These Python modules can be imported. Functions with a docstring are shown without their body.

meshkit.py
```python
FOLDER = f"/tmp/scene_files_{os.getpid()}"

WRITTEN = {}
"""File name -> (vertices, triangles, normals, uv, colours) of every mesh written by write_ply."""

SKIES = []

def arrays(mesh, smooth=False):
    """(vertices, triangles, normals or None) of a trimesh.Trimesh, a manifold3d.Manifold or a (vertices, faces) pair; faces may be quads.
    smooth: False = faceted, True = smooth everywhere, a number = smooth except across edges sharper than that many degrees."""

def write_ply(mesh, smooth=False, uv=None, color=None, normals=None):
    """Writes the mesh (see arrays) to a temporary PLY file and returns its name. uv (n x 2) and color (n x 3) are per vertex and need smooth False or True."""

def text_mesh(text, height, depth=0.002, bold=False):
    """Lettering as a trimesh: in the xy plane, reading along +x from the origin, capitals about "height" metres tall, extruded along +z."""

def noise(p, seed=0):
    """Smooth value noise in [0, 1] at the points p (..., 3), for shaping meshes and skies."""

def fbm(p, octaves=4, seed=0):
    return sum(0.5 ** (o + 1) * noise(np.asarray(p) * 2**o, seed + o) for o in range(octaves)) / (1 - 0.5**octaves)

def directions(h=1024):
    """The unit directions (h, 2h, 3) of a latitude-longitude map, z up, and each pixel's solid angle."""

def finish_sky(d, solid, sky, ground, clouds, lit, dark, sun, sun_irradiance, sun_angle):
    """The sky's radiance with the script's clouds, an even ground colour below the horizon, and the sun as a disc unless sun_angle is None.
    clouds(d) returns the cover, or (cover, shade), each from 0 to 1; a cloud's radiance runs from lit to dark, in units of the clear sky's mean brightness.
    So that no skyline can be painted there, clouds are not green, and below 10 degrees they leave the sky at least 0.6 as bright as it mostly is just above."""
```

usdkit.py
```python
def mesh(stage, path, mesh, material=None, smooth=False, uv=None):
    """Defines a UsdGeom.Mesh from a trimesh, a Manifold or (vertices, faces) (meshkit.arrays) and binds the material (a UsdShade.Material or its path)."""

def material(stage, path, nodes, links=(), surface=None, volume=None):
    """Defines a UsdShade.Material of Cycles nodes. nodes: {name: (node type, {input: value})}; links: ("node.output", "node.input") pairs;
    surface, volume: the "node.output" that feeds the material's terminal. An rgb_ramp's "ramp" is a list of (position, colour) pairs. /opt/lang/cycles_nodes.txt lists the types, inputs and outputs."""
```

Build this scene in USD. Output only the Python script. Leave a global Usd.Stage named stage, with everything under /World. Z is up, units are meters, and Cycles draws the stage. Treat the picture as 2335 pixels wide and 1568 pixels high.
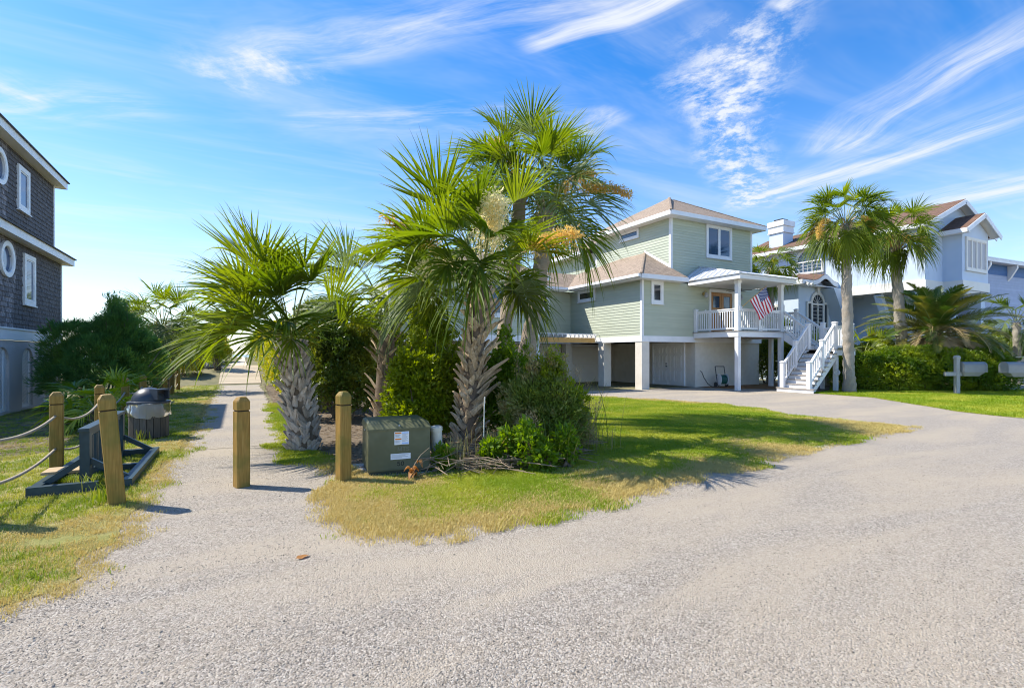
import math, numpy as np, trimesh, shapely, usdkit, meshkit
from shapely.geometry import Polygon, LineString, Point, box as sbox
from pxr import Usd, UsdGeom, UsdLux, UsdShade, Gf, Sdf, Vt

stage = Usd.Stage.CreateInMemory()
UsdGeom.SetStageUpAxis(stage, 'Z')
UsdGeom.SetStageMetersPerUnit(stage, 1.0)
UsdGeom.Xform.Define(stage, '/World')
UsdGeom.Scope.Define(stage, '/World/Looks')

# ------------------------------------------------------------------ camera, sky, sun
YAW, CAM_H, FPX, CX, HY, WPX = math.radians(28.3), 1.5, 1158.0, 1167.5, 808.0, 2335.0
CY, SY = math.cos(YAW), math.sin(YAW)
cam = UsdGeom.Camera.Define(stage, '/World/camera')
cam.AddTranslateOp().Set(Gf.Vec3d(0, 0, CAM_H))
cam.AddRotateXYZOp().Set(Gf.Vec3f(90, 0, -math.degrees(YAW)))
cam.CreateHorizontalApertureAttr(36.0)
cam.CreateVerticalApertureAttr(36.0 * 687 / 1024)
cam.CreateFocalLengthAttr(36.0 * FPX / WPX)
cam.CreateVerticalApertureOffsetAttr(36.0 * 24.0 / WPX)
cam.CreateClippingRangeAttr(Gf.Vec2f(0.05, 20000))
cam.CreateExposureAttr(0.90)

SUN_EL, SUN_ROT = math.radians(50), math.atan2(-0.766, 0.643)
SUN_DIR = np.array([math.sin(SUN_ROT) * math.cos(SUN_EL), math.cos(SUN_ROT) * math.cos(SUN_EL), math.sin(SUN_EL)])
sun = UsdLux.DistantLight.Define(stage, '/World/sun')
sun.AddRotateXYZOp().Set(Gf.Vec3f(90 - math.degrees(SUN_EL), 0, 180 - math.degrees(SUN_ROT)))
sun.CreateIntensityAttr(1.1)
sun.CreateAngleAttr(0.5)
sun.CreateColorAttr(Gf.Vec3f(1.0, 0.94, 0.84))
sun.CreateNormalizeAttr(True)


def ray(x, y):
    """World direction of a point of the photograph (2335 x 1568), with unit depth."""
    a, b = (x - CX) / FPX, (HY - y) / FPX
    return np.array([a * CY + SY, -a * SY + CY, b])


def G(x, y, h=0.0):
    """Where that line of sight meets the level h above the ground."""
    d = ray(x, y)
    return tuple((d * (h - CAM_H) / d[2])[:2])


def P(x, y, depth):
    return np.array([0, 0, CAM_H]) + ray(x, y) * depth


def sky():
    n, l = {}, []
    n['tc'] = ('texture_coordinate', {})
    n['sep'] = ('separate_xyz', {})
    n['zz'] = ('math', {'math_type': 'maximum', 'value2': 0.045})
    n['u'] = ('math', {'math_type': 'divide'})
    n['v'] = ('math', {'math_type': 'divide'})
    n['uv'] = ('combine_xyz', {'z': 0.0})
    l += [('tc.generated', 'sep.vector'), ('sep.z', 'zz.value1'), ('sep.x', 'u.value1'), ('sep.y', 'v.value1'), ('zz.value', 'u.value2'), ('zz.value', 'v.value2'), ('u.value', 'uv.x'), ('v.value', 'uv.y')]
    # gentle warp so that the streaks curl
    n['wn'] = ('noise_texture', {'scale': 0.55, 'detail': 3.0, 'roughness': 0.55})
    n['ws'] = ('vector_math', {'math_type': 'subtract', 'vector2': (0.5, 0.5, 0.5)})
    n['wm'] = ('vector_math', {'math_type': 'scale', 'scale': 0.55})
    n['wa'] = ('vector_math', {'math_type': 'add'})
    l += [('uv.vector', 'wn.vector'), ('wn.color', 'ws.vector1'), ('ws.vector', 'wm.vector1'), ('uv.vector', 'wa.vector1'), ('wm.vector', 'wa.vector2')]
    total = None

    def add(out, k):
        nonlocal total
        if total is None:
            total = out
            return
        n[f'sum{k}'] = ('math', {'math_type': 'add'})
        l.extend([(total, f'sum{k}.value1'), (out, f'sum{k}.value2')])
        total = f'sum{k}.value'

    def streak(k, a, b, width, strength, f1, f2, lo, hi, detail=9.0, rough=0.66, taper=(0.15, 0.3)):
        """A band of cirrus from a to b of the sky; f1, f2: noise along and across it."""
        pa, pb = (ray(*q) for q in (a, b))
        A, B = pa[:2] / pa[2], pb[:2] / pb[2]
        L = np.linalg.norm(B - A)
        t, s = (B - A) / L, np.array([-(B - A)[1], (B - A)[0]]) / L
        q = lambda x: f'{x}{k}'
        n[q('d')] = ('vector_math', {'math_type': 'subtract', 'vector2': (A[0], A[1], 0)})
        n[q('t')] = ('vector_math', {'math_type': 'dot_product', 'vector2': (t[0], t[1], 0)})
        n[q('s')] = ('vector_math', {'math_type': 'dot_product', 'vector2': (s[0], s[1], 0)})
        n[q('tf')] = ('math', {'math_type': 'multiply', 'value2': f1})
        n[q('sf')] = ('math', {'math_type': 'multiply', 'value2': f2})
        n[q('c')] = ('combine_xyz', {'z': 3.7 * k + 1})
        n[q('n')] = ('noise_texture', {'scale': 1.0, 'detail': detail, 'roughness': rough})
        n[q('r')] = ('map_range', {'range_type': 'smoothstep', 'from_min': lo, 'from_max': hi, 'to_min': 0.0, 'to_max': strength, 'clamp': True})
        n[q('a')] = ('math', {'math_type': 'absolute'})
        n[q('w')] = ('map_range', {'range_type': 'smoothstep', 'from_min': 0.0, 'from_max': width, 'to_min': 1.0, 'to_max': 0.0, 'clamp': True})
        n[q('i')] = ('map_range', {'range_type': 'smoothstep', 'from_min': -0.02 * L, 'from_max': taper[0] * L, 'to_min': 0.0, 'to_max': 1.0, 'clamp': True})
        n[q('o')] = ('map_range', {'range_type': 'smoothstep', 'from_min': (1 - taper[1]) * L, 'from_max': 1.02 * L, 'to_min': 1.0, 'to_max': 0.0, 'clamp': True})
        for z in 'xyz':
            n[q('m' + z)] = ('math', {'math_type': 'multiply'})
        l.extend([('wa.vector', q('d') + '.vector1'), (q('d') + '.vector', q('t') + '.vector1'), (q('d') + '.vector', q('s') + '.vector1'),
                  (q('t') + '.value', q('tf') + '.value1'), (q('s') + '.value', q('sf') + '.value1'), (q('tf') + '.value', q('c') + '.x'), (q('sf') + '.value', q('c') + '.y'),
                  (q('c') + '.vector', q('n') + '.vector'), (q('n') + '.fac', q('r') + '.value'), (q('s') + '.value', q('a') + '.value1'), (q('a') + '.value', q('w') + '.value'),
                  (q('t') + '.value', q('i') + '.value'), (q('t') + '.value', q('o') + '.value'),
                  (q('r') + '.result', q('mx') + '.value1'), (q('w') + '.result', q('mx') + '.value2'),
                  (q('mx') + '.value', q('my') + '.value1'), (q('i') + '.result', q('my') + '.value2'),
                  (q('my') + '.value', q('mz') + '.value1'), (q('o') + '.result', q('mz') + '.value2')])
        add(q('mz') + '.value', k)

    streak(1, (440, 130), (1700, -60), 0.17, 0.75, 1.6, 9.0, 0.30, 0.72)
    streak(2, (1180, 110), (1640, -40), 0.10, 0.85, 1.2, 14.0, 0.30, 0.70)
    streak(3, (450, 170), (760, 95), 0.30, 0.75, 5.0, 4.0, 0.42, 0.74)
    streak(4, (1640, 20), (1720, 480), 0.24, 0.85, 9.0, 10.0, 0.40, 0.66, 8.0, 0.70, (0.12, 0.1))
    streak(5, (1560, 140), (1700, 300), 0.20, 0.6, 9.0, 9.0, 0.40, 0.66, 5.0, 0.68)
    streak(6, (1880, 350), (2480, -40), 0.24, 0.9, 1.0, 7.0, 0.30, 0.72)
    streak(7, (1700, 460), (2560, 180), 0.36, 0.85, 0.9, 5.5, 0.32, 0.74)
    streak(8, (1900, 520), (2700, 330), 0.55, 0.85, 0.8, 4.0, 0.32, 0.74)
    streak(9, (-120, 240), (420, 230), 0.30, 0.45, 1.5, 6.0, 0.36, 0.70)
    streak(10, (-100, 160), (110, 250), 0.28, 0.6, 2.2, 5.0, 0.36, 0.70)
    streak(11, (1320, 300), (1440, 235), 0.14, 0.7, 3.0, 9.0, 0.32, 0.64)
    streak(12, (1700, 60), (1860, -60), 0.10, 0.8, 2.0, 9.0, 0.36, 0.66)
    streak(13, (640, 290), (1440, 240), 0.22, 0.5, 1.6, 8.0, 0.40, 0.72)
    # thin veil everywhere
    n['vs'] = ('mapping', {'rotation': (0, 0, 0.5), 'scale': (0.5, 1.7, 1)})
    n['vn'] = ('noise_texture', {'scale': 1.0, 'detail': 6.0, 'roughness': 0.62, 'distortion': 0.6})
    n['vr'] = ('map_range', {'range_type': 'smoothstep', 'from_min': 0.42, 'from_max': 0.85, 'to_min': 0.0, 'to_max': 0.40, 'clamp': True})
    l += [('uv.vector', 'vs.vector'), ('vs.vector', 'vn.vector'), ('vn.fac', 'vr.value')]
    add('vr.result', 99)
    # haze towards the horizon
    n['hz'] = ('map_range', {'range_type': 'smoothstep', 'from_min': -0.05, 'from_max': 0.50, 'to_min': 0.44, 'to_max': 0.0, 'clamp': True})
    l += [('sep.z', 'hz.value')]
    add('hz.result', 98)
    n['cl'] = ('clamp', {'min': 0.0, 'max': 0.9})
    l += [(total, 'cl.value')]
    n['sky'] = ('sky_texture', {'sky_type': 'single_scattering', 'sun_disc': False, 'sun_elevation': SUN_EL, 'sun_rotation': SUN_ROT, 'altitude': 0.0, 'air_density': 1.0, 'aerosol_density': 0.4, 'ozone_density': 2.5})
    n['hs'] = ('hsv', {'hue': 0.506, 'saturation': 1.40, 'value': 0.93, 'fac': 1.0})
    n['mx'] = ('mix_color', {'blend_type': 'mix', 'b': CLOUD, 'use_clamp': False, 'use_clamp_result': False})
    n['bg'] = ('background_shader', {'strength': 0.15})
    l += [('sky.color', 'hs.color'), ('hs.color', 'mx.a'), ('cl.result', 'mx.fac'), ('mx.result', 'bg.color')]
    m = usdkit.material(stage, '/World/Looks/sky_air', n, l, surface='bg.background')
    dome = UsdLux.DomeLight.Define(stage, '/World/sky')
    dome.CreateIntensityAttr(1.0)
    UsdShade.MaterialBindingAPI.Apply(dome.GetPrim()).Bind(m)
    dome.GetPrim().SetCustomDataByKey('kind', 'structure')


CLOUD = (3.35, 3.5, 3.75)
sky()
# ------------------------------------------------------------------ helpers: scene tree
USED = {}


def numbered(path):
    k = USED.get(path, 0)
    USED[path] = k + 1
    return path if k == 0 else f'{path}_{k:03d}'


def keys(prim, label=None, cat=None, group=None, kind=None):
    for k, v in (('label', label), ('category', cat), ('group', group), ('kind', kind)):
        if v:
            prim.SetCustomDataByKey(k, v)
    return prim


def path_of(parent):
    return '/World' if parent is None else str(parent.GetPath())


def obj(name, mesh, m, parent=None, smooth=False, label=None, cat=None, group=None, kind=None):
    p = numbered(path_of(parent) + '/' + name)
    prim = usdkit.mesh(stage, p, mesh, M[m] if isinstance(m, str) else m, smooth).GetPrim()
    if smooth is False:
        pass
    return keys(prim, label, cat, group, kind)


def thing(name, label, cat, loc=(0, 0, 0), rotz=0.0, group=None, tilt=None, scale=None):
    x = UsdGeom.Xform.Define(stage, numbered('/World/' + name))
    x.AddTranslateOp().Set(Gf.Vec3d(*map(float, loc)))
    if rotz or tilt:
        x.AddRotateXYZOp().Set(Gf.Vec3f(*(tilt or (0, 0)), math.degrees(rotz)))
    if scale:
        x.AddScaleOp().Set(Gf.Vec3f(*scale) if np.ndim(scale) else Gf.Vec3f(scale, scale, scale))
    return keys(x.GetPrim(), label, cat, group)


def dup(root, label, loc, rotz=0.0, group=None, tilt=None, scale=None):
    was = root.GetCustomData()
    base = root.GetName()
    r = thing(base, label or was['label'], was['category'], loc, rotz, group or was.get('group'), tilt, scale)
    r.GetReferences().AddInternalReference(root.GetPath())
    r.SetInstanceable(True)
    return r


# ------------------------------------------------------------------ helpers: shapes as (vertices, triangles)
def cat_(parts):
    vs, fs, k = [], [], 0
    for v, f in parts:
        vs.append(np.asarray(v, float)); fs.append(np.asarray(f, int) + k); k += len(v)
    return np.vstack(vs), np.vstack(fs)


BOXF = np.array([[0, 2, 1], [0, 3, 2], [4, 5, 6], [4, 6, 7], [0, 1, 5], [0, 5, 4], [1, 2, 6], [1, 6, 5], [2, 3, 7], [2, 7, 6], [3, 0, 4], [3, 4, 7]])


def box(x0, x1, y0, y1, z0, z1):
    x0, x1, y0, y1, z0, z1 = min(x0, x1), max(x0, x1), min(y0, y1), max(y0, y1), min(z0, z1), max(z0, z1)
    return np.array([[x0, y0, z0], [x1, y0, z0], [x1, y1, z0], [x0, y1, z0], [x0, y0, z1], [x1, y0, z1], [x1, y1, z1], [x0, y1, z1]], float), BOXF


def unit(v):
    v = np.asarray(v, float)
    return v / max(np.linalg.norm(v), 1e-12)


def bar(p0, p1, w, h, up=(0, 0, 1)):
    """A box from p0 to p1, w across and h in the direction of up."""
    p0, p1 = np.asarray(p0, float), np.asarray(p1, float)
    t = unit(p1 - p0)
    s = unit(np.cross(t, up)); u = np.cross(s, t)
    c = [a * s * w / 2 + b * u * h / 2 for a, b in ((-1, -1), (1, -1), (1, 1), (-1, 1))]
    v = np.array([p0 + q for q in c] + [p1 + q for q in c])
    return v, np.array([[0, 1, 2], [0, 2, 3], [4, 6, 5], [4, 7, 6], [0, 5, 1], [0, 4, 5], [1, 6, 2], [1, 5, 6], [2, 7, 3], [2, 6, 7], [3, 4, 0], [3, 7, 4]])


def loft(rings, cap0=True, cap1=True):
    rings = np.asarray(rings, float)
    m, n = rings.shape[:2]
    v = rings.reshape(-1, 3)
    i, j = np.meshgrid(np.arange(m - 1), np.arange(n), indexing='ij')
    a, b = (i * n + j).ravel(), (i * n + (j + 1) % n).ravel()
    f = [np.stack([a, b, b + n], 1), np.stack([a, b + n, a + n], 1)]
    if cap0:
        f.append(np.array([[0, k + 1, k] for k in range(1, n - 1)]))
    if cap1:
        o = (m - 1) * n
        f.append(np.array([[o, o + k, o + k + 1] for k in range(1, n - 1)]))
    return v, np.vstack(f)


def tube(pts, r, n=8, cap=True, flat=1.0):
    pts = np.asarray(pts, float)
    r = np.broadcast_to(np.asarray(r, float), (len(pts),))
    t = np.gradient(pts, axis=0)
    t /= np.linalg.norm(t, axis=1, keepdims=True) + 1e-12
    ref = np.array([0, 0, 1.0]) if abs(t[0][2]) < 0.9 else np.array([1.0, 0, 0])
    rings, s = [], unit(np.cross(t[0], ref))
    for k in range(len(pts)):
        s = unit(s - t[k] * np.dot(s, t[k])); u = np.cross(t[k], s)
        a = np.arange(n) / n * 2 * np.pi
        rings.append(pts[k] + r[k] * (np.cos(a)[:, None] * s + flat * np.sin(a)[:, None] * u))
    return loft(rings, cap, cap)


def lathe(prof, n=24, c=(0, 0, 0)):
    a = np.arange(n) / n * 2 * np.pi
    rings = [np.stack([r * np.cos(a) + c[0], r * np.sin(a) + c[1], np.full(n, z + c[2])], 1) for r, z in prof]
    return loft(rings)


def prism(poly, axis, a, b):
    """A polygon extruded from a to b along an axis; its points are (x, y), (y, z) for axis x or (x, z) for axis y."""
    if not hasattr(poly, 'exterior'):
        poly = Polygon(poly)
    m = trimesh.creation.extrude_polygon(poly, b - a, engine='earcut')
    v, f = np.array(m.vertices), np.array(m.faces)
    v[:, 2] += a
    if axis == 'x':
        v = v[:, [2, 0, 1]]
    if axis == 'y':
        v = np.stack([v[:, 0], v[:, 2], v[:, 1]], 1); f = f[:, ::-1]
    return v, f


def poly3(pts):
    """A flat or slightly bent convex outline as a fan."""
    return np.asarray(pts, float), np.array([[0, k, k + 1] for k in range(1, len(pts) - 1)])


def slab(pts, t):
    """A convex sloped outline with thickness t downwards."""
    p = np.asarray(pts, float); n = len(p)
    if np.cross(p[1] - p[0], p[2] - p[0])[2] < 0:
        p = p[::-1]
    v = np.vstack([p, p - [0, 0, t]])
    f = [[0, k, k + 1] for k in range(1, n - 1)] + [[n, n + k + 1, n + k] for k in range(1, n - 1)]
    for k in range(n):
        q = (k + 1) % n
        f += [[k, n + k, n + q], [k, n + q, q]]
    return v, np.array(f)


def move(mesh, d=(0, 0, 0), rz=0.0, s=1.0):
    v, f = mesh
    c, q = math.cos(rz), math.sin(rz)
    v = np.asarray(v, float) * s
    return np.stack([v[:, 0] * c - v[:, 1] * q, v[:, 0] * q + v[:, 1] * c, v[:, 2]], 1) + np.asarray(d, float), f


def rot(mesh, axis, ang, about=(0, 0, 0)):
    R = trimesh.transformations.rotation_matrix(ang, axis)[:3, :3]
    return (np.asarray(mesh[0], float) - about) @ R.T + about, mesh[1]


def sheet(poly, z, step=None, jitter=0.0, seed=0):
    """A flat outline on the ground, with an uneven edge."""
    if step:
        line = np.array(poly.segmentize(step).exterior.coords)[:-1]
        d = (meshkit.fbm(np.column_stack([line * 2.3, np.full(len(line), 7.1)]), 4, seed) - 0.5) * 2 * jitter
        e = (meshkit.fbm(np.column_stack([line * 2.3, np.full(len(line), 31.1)]), 4, seed) - 0.5) * 2 * jitter
        poly = Polygon(line + np.column_stack([d, e])).buffer(0)
        if poly.geom_type != 'Polygon':
            poly = max(poly.geoms, key=lambda g: g.area)
    v, f = trimesh.creation.triangulate_polygon(poly, engine='earcut')
    v, f = np.asarray(v), np.asarray(f)
    a = v[f[:, 1]] - v[f[:, 0]]; b = v[f[:, 2]] - v[f[:, 0]]
    flip = a[:, 0] * b[:, 1] - a[:, 1] * b[:, 0] < 0
    f[flip] = f[flip][:, ::-1]
    return (np.column_stack([v, np.full(len(v), z)]), f), poly


# ------------------------------------------------------------------ materials
M = {}


def mat(name, ramp, rough=0.6, scale=4.0, stretch=(1, 1, 1), bump=0.0, bscale=None, bdist=0.01, metallic=0.0, spec=0.4, detail=5.0, mottle=None, objrand=0.0, island=0.0, space='position', sheen=0.0):
    """Colour from noise over a ramp of colours; optional relief, larger patches, and a tone per object or per island."""
    ramp = [tuple(c) for c in (ramp if np.ndim(ramp) == 2 else [ramp, ramp])]
    src = 'geo.position' if space == 'position' else 'tc.object'
    n = {'geo': ('geometry', {}), 'tc': ('texture_coordinate', {}), 'map': ('mapping', {'scale': stretch}),
         'noi': ('noise_texture', {'scale': scale, 'detail': detail, 'roughness': 0.62}),
         'rng': ('map_range', {'from_min': 0.28, 'from_max': 0.72, 'clamp': True}),
         'ramp': ('rgb_ramp', {'ramp': ramp}),
         'bsdf': ('principled_bsdf', {'roughness': rough, 'metallic': metallic, 'specular_ior_level': spec, 'sheen_weight': sheen})}
    l = [(src, 'map.vector'), ('map.vector', 'noi.vector'), ('noi.fac', 'rng.value'), ('rng.result', 'ramp.fac')]
    col = 'ramp.color'
    if mottle:
        c, sc, amt = mottle
        n |= {'mn': ('noise_texture', {'scale': sc, 'detail': 3.0, 'roughness': 0.6}), 'mr': ('map_range', {'range_type': 'smoothstep', 'from_min': 0.42, 'from_max': 0.68, 'to_min': 0.0, 'to_max': amt, 'clamp': True}), 'mm': ('mix_color', {'b': c})}
        l += [('geo.position', 'mn.vector'), ('mn.fac', 'mr.value'), ('mr.result', 'mm.fac'), (col, 'mm.a')]
        col = 'mm.result'
    if objrand or island:
        a = objrand or island
        n |= {'oi': ('object_info', {}), 'orr': ('map_range', {'to_min': 1 - a, 'to_max': 1 + a}), 'hs': ('hsv', {})}
        l += [('oi.random' if objrand else 'geo.random_per_island', 'orr.value'), ('orr.result', 'hs.value'), (col, 'hs.color')]
        col = 'hs.color'
    l.append((col, 'bsdf.base_color'))
    if bump:
        n |= {'bn': ('noise_texture', {'scale': bscale or scale * 3, 'detail': 4.0, 'roughness': 0.65}), 'b': ('bump', {'strength': bump, 'distance': bdist})}
        l += [('map.vector', 'bn.vector'), ('bn.fac', 'b.height'), ('b.normal', 'bsdf.normal')]
    M[name] = usdkit.material(stage, '/World/Looks/' + name, n, l, surface='bsdf.BSDF')


def leafmat(name, ramp, clump=None, rough=0.45, trans=0.35, spec=0.35, cs=1.2):
    """Leaves: a tone for each leaf, larger patches of another tone, light passing through."""
    n = {'geo': ('geometry', {}), 'ramp': ('rgb_ramp', {'ramp': [tuple(c) for c in ramp]}), 'bsdf': ('principled_bsdf', {'roughness': rough, 'specular_ior_level': spec}),
         'tr': ('translucent_bsdf', {}), 'mix': ('mix_closure', {'fac': trans}), 'hs': ('hsv', {'saturation': 1.1, 'value': 1.5, 'hue': 0.49})}
    l = [('geo.random_per_island', 'ramp.fac')]
    col = 'ramp.color'
    if clump is not None:
        n |= {'cn': ('noise_texture', {'scale': cs, 'detail': 3.0}), 'cr': ('map_range', {'range_type': 'smoothstep', 'from_min': 0.40, 'from_max': 0.64, 'to_min': 0.0, 'to_max': 0.8, 'clamp': True}), 'cm': ('mix_color', {'b': clump})}
        l += [('geo.position', 'cn.vector'), ('cn.fac', 'cr.value'), ('cr.result', 'cm.fac'), (col, 'cm.a')]
        col = 'cm.result'
    l += [(col, 'bsdf.base_color'), (col, 'hs.color'), ('hs.color', 'tr.color'), ('bsdf.BSDF', 'mix.closure1'), ('tr.BSDF', 'mix.closure2')]
    M[name] = usdkit.material(stage, '/World/Looks/' + name, n, l, surface='mix.closure')


def gravelmat(name, ramp, mottle, scale, bump, dist):
    n = {'geo': ('geometry', {}), 'vo': ('voronoi_texture', {'scale': scale, 'feature': 'f1'}), 'sep': ('separate_color', {}),
         'ramp': ('rgb_ramp', {'ramp': [tuple(c) for c in ramp]}), 'nm': ('mapping', {'rotation': (0, 0, 0.55), 'scale': (0.45, 1.7, 1)}), 'no': ('noise_texture', {'scale': 0.5, 'detail': 7.0, 'roughness': 0.62, 'distortion': 0.5}),
         'mr': ('map_range', {'range_type': 'smoothstep', 'from_min': 0.38, 'from_max': 0.66, 'to_min': 0.0, 'to_max': 0.85, 'clamp': True}), 'mm': ('mix_color', {'b': mottle}),
         'fn': ('noise_texture', {'scale': scale * 0.6, 'detail': 6.0, 'roughness': 0.75}), 'ha': ('math', {'math_type': 'multiply_add', 'value2': -0.8}),
         'ln': ('noise_texture', {'scale': 7.0, 'detail': 5.0, 'roughness': 0.7}), 'la': ('math', {'math_type': 'multiply_add', 'value2': 2.2}),
         'b': ('bump', {'strength': bump, 'distance': dist}), 'bsdf': ('principled_bsdf', {'roughness': 0.85, 'specular_ior_level': 0.25})}
    l = [('geo.position', 'vo.vector'), ('vo.color', 'sep.color'), ('sep.r', 'ramp.fac'), ('geo.position', 'nm.vector'), ('nm.vector', 'no.vector'), ('no.fac', 'mr.value'), ('mr.result', 'mm.fac'), ('ramp.color', 'mm.a'), ('mm.result', 'bsdf.base_color'),
         ('geo.position', 'fn.vector'), ('vo.distance', 'ha.value1'), ('fn.fac', 'ha.value3'), ('geo.position', 'ln.vector'), ('ln.fac', 'la.value1'), ('ha.value', 'la.value3'), ('la.value', 'b.height'), ('b.normal', 'bsdf.normal')]
    M[name] = usdkit.material(stage, '/World/Looks/' + name, n, l, surface='bsdf.BSDF')


def shinglemat(name, c1, c2, c3, course, width):
    """Asphalt roof shingles too far away to tell apart: courses along the slope, tone from tab to tab."""
    n = {'geo': ('geometry', {}), 'sep': ('separate_xyz', {}), 'xy': ('math', {'math_type': 'add'}), 'co': ('combine_xyz', {}),
         'br': ('brick_texture', {'scale': 1.0, 'brick_width': width, 'row_height': course, 'mortar_size': 0.012, 'mortar_smooth': 0.3, 'color1': c1, 'color2': c2, 'mortar': c3, 'bias': -0.1}),
         'no': ('noise_texture', {'scale': 9.0, 'detail': 5.0, 'roughness': 0.7}), 'nr': ('map_range', {'from_min': 0.3, 'from_max': 0.7, 'to_min': 0.7, 'to_max': 1.3}), 'hs': ('hsv', {}),
         'b': ('bump', {'strength': 0.5, 'distance': 0.02}), 'bsdf': ('principled_bsdf', {'roughness': 0.9, 'specular_ior_level': 0.2})}
    l = [('geo.position', 'sep.vector'), ('sep.x', 'xy.value1'), ('sep.y', 'xy.value2'), ('xy.value', 'co.x'), ('sep.z', 'co.y'), ('co.vector', 'br.vector'),
         ('geo.position', 'no.vector'), ('no.fac', 'nr.value'), ('nr.result', 'hs.value'), ('br.color', 'hs.color'), ('hs.color', 'bsdf.base_color'), ('br.fac', 'b.height'), ('b.normal', 'bsdf.normal')]
    M[name] = usdkit.material(stage, '/World/Looks/' + name, n, l, surface='bsdf.BSDF')


mat('white_paint', [(0.70, 0.71, 0.72), (0.78, 0.78, 0.78)], 0.45, 2.0, bump=0.05, bscale=30, mottle=((0.60, 0.60, 0.58), 1.4, 0.35))
mat('white_worn', [(0.60, 0.60, 0.60), (0.76, 0.76, 0.76)], 0.55, 3.0, bump=0.1, bscale=25)
mat('cream_trim', [(0.66, 0.64, 0.58), (0.72, 0.70, 0.65)], 0.5, 2.0)
mat('sage_siding', [(0.40, 0.435, 0.335), (0.46, 0.49, 0.385)], 0.6, 3.0, (0.3, 0.3, 4), 0.12, 30, objrand=0.035, mottle=((0.36, 0.40, 0.30), 0.8, 0.3))
mat('sage_wall', (0.27, 0.32, 0.25), 0.7)
mat('stucco_cream', [(0.60, 0.555, 0.475), (0.68, 0.635, 0.555)], 0.85, 5.0, bump=0.35, bscale=60, bdist=0.006, mottle=((0.52, 0.475, 0.40), 0.7, 0.4))
mat('stucco_gray', [(0.44, 0.41, 0.39), (0.66, 0.62, 0.60)], 0.9, 38.0, bump=0.9, bscale=55, bdist=0.02, mottle=((0.40, 0.37, 0.35), 0.9, 0.4))
mat('stucco_blue', [(0.49, 0.585, 0.70), (0.54, 0.63, 0.745)], 0.8, 1.5, bump=0.2, bscale=60, bdist=0.004)
mat('navy_siding', [(0.055, 0.13, 0.30), (0.07, 0.16, 0.35)], 0.6, 3.0, objrand=0.05)
mat('slate_siding', [(0.30, 0.36, 0.50), (0.35, 0.41, 0.56)], 0.6, 3.0, objrand=0.05)
shinglemat('roof_tan', (0.30, 0.235, 0.175), (0.36, 0.285, 0.215), (0.17, 0.13, 0.10), 0.085, 0.32)
shinglemat('roof_brown', (0.16, 0.095, 0.065), (0.20, 0.12, 0.085), (0.09, 0.055, 0.04), 0.085, 0.34)
mat('roof_dark', [(0.05, 0.05, 0.055), (0.09, 0.085, 0.085)], 0.9, 20, bump=0.6)
mat('tin_roof', [(0.62, 0.64, 0.68), (0.70, 0.71, 0.74)], 0.32, 1.2, metallic=0.35, mottle=((0.5, 0.52, 0.55), 1.1, 0.4))
mat('glass_blue', (0.018, 0.04, 0.085), 0.04, spec=0.9)
mat('glass_dark', (0.016, 0.018, 0.02), 0.04, spec=0.8)
mat('blind', (0.42, 0.43, 0.45), 0.7)
mat('oak_door', [(0.30, 0.135, 0.035), (0.42, 0.20, 0.06)], 0.4, 5.0, (6, 6, 0.7), 0.15)
mat('new_lumber', [(0.52, 0.30, 0.09), (0.64, 0.40, 0.14)], 0.6, 4.0, (0.5, 6, 6), 0.2, mottle=((0.42, 0.22, 0.05), 6.0, 0.4))
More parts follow.
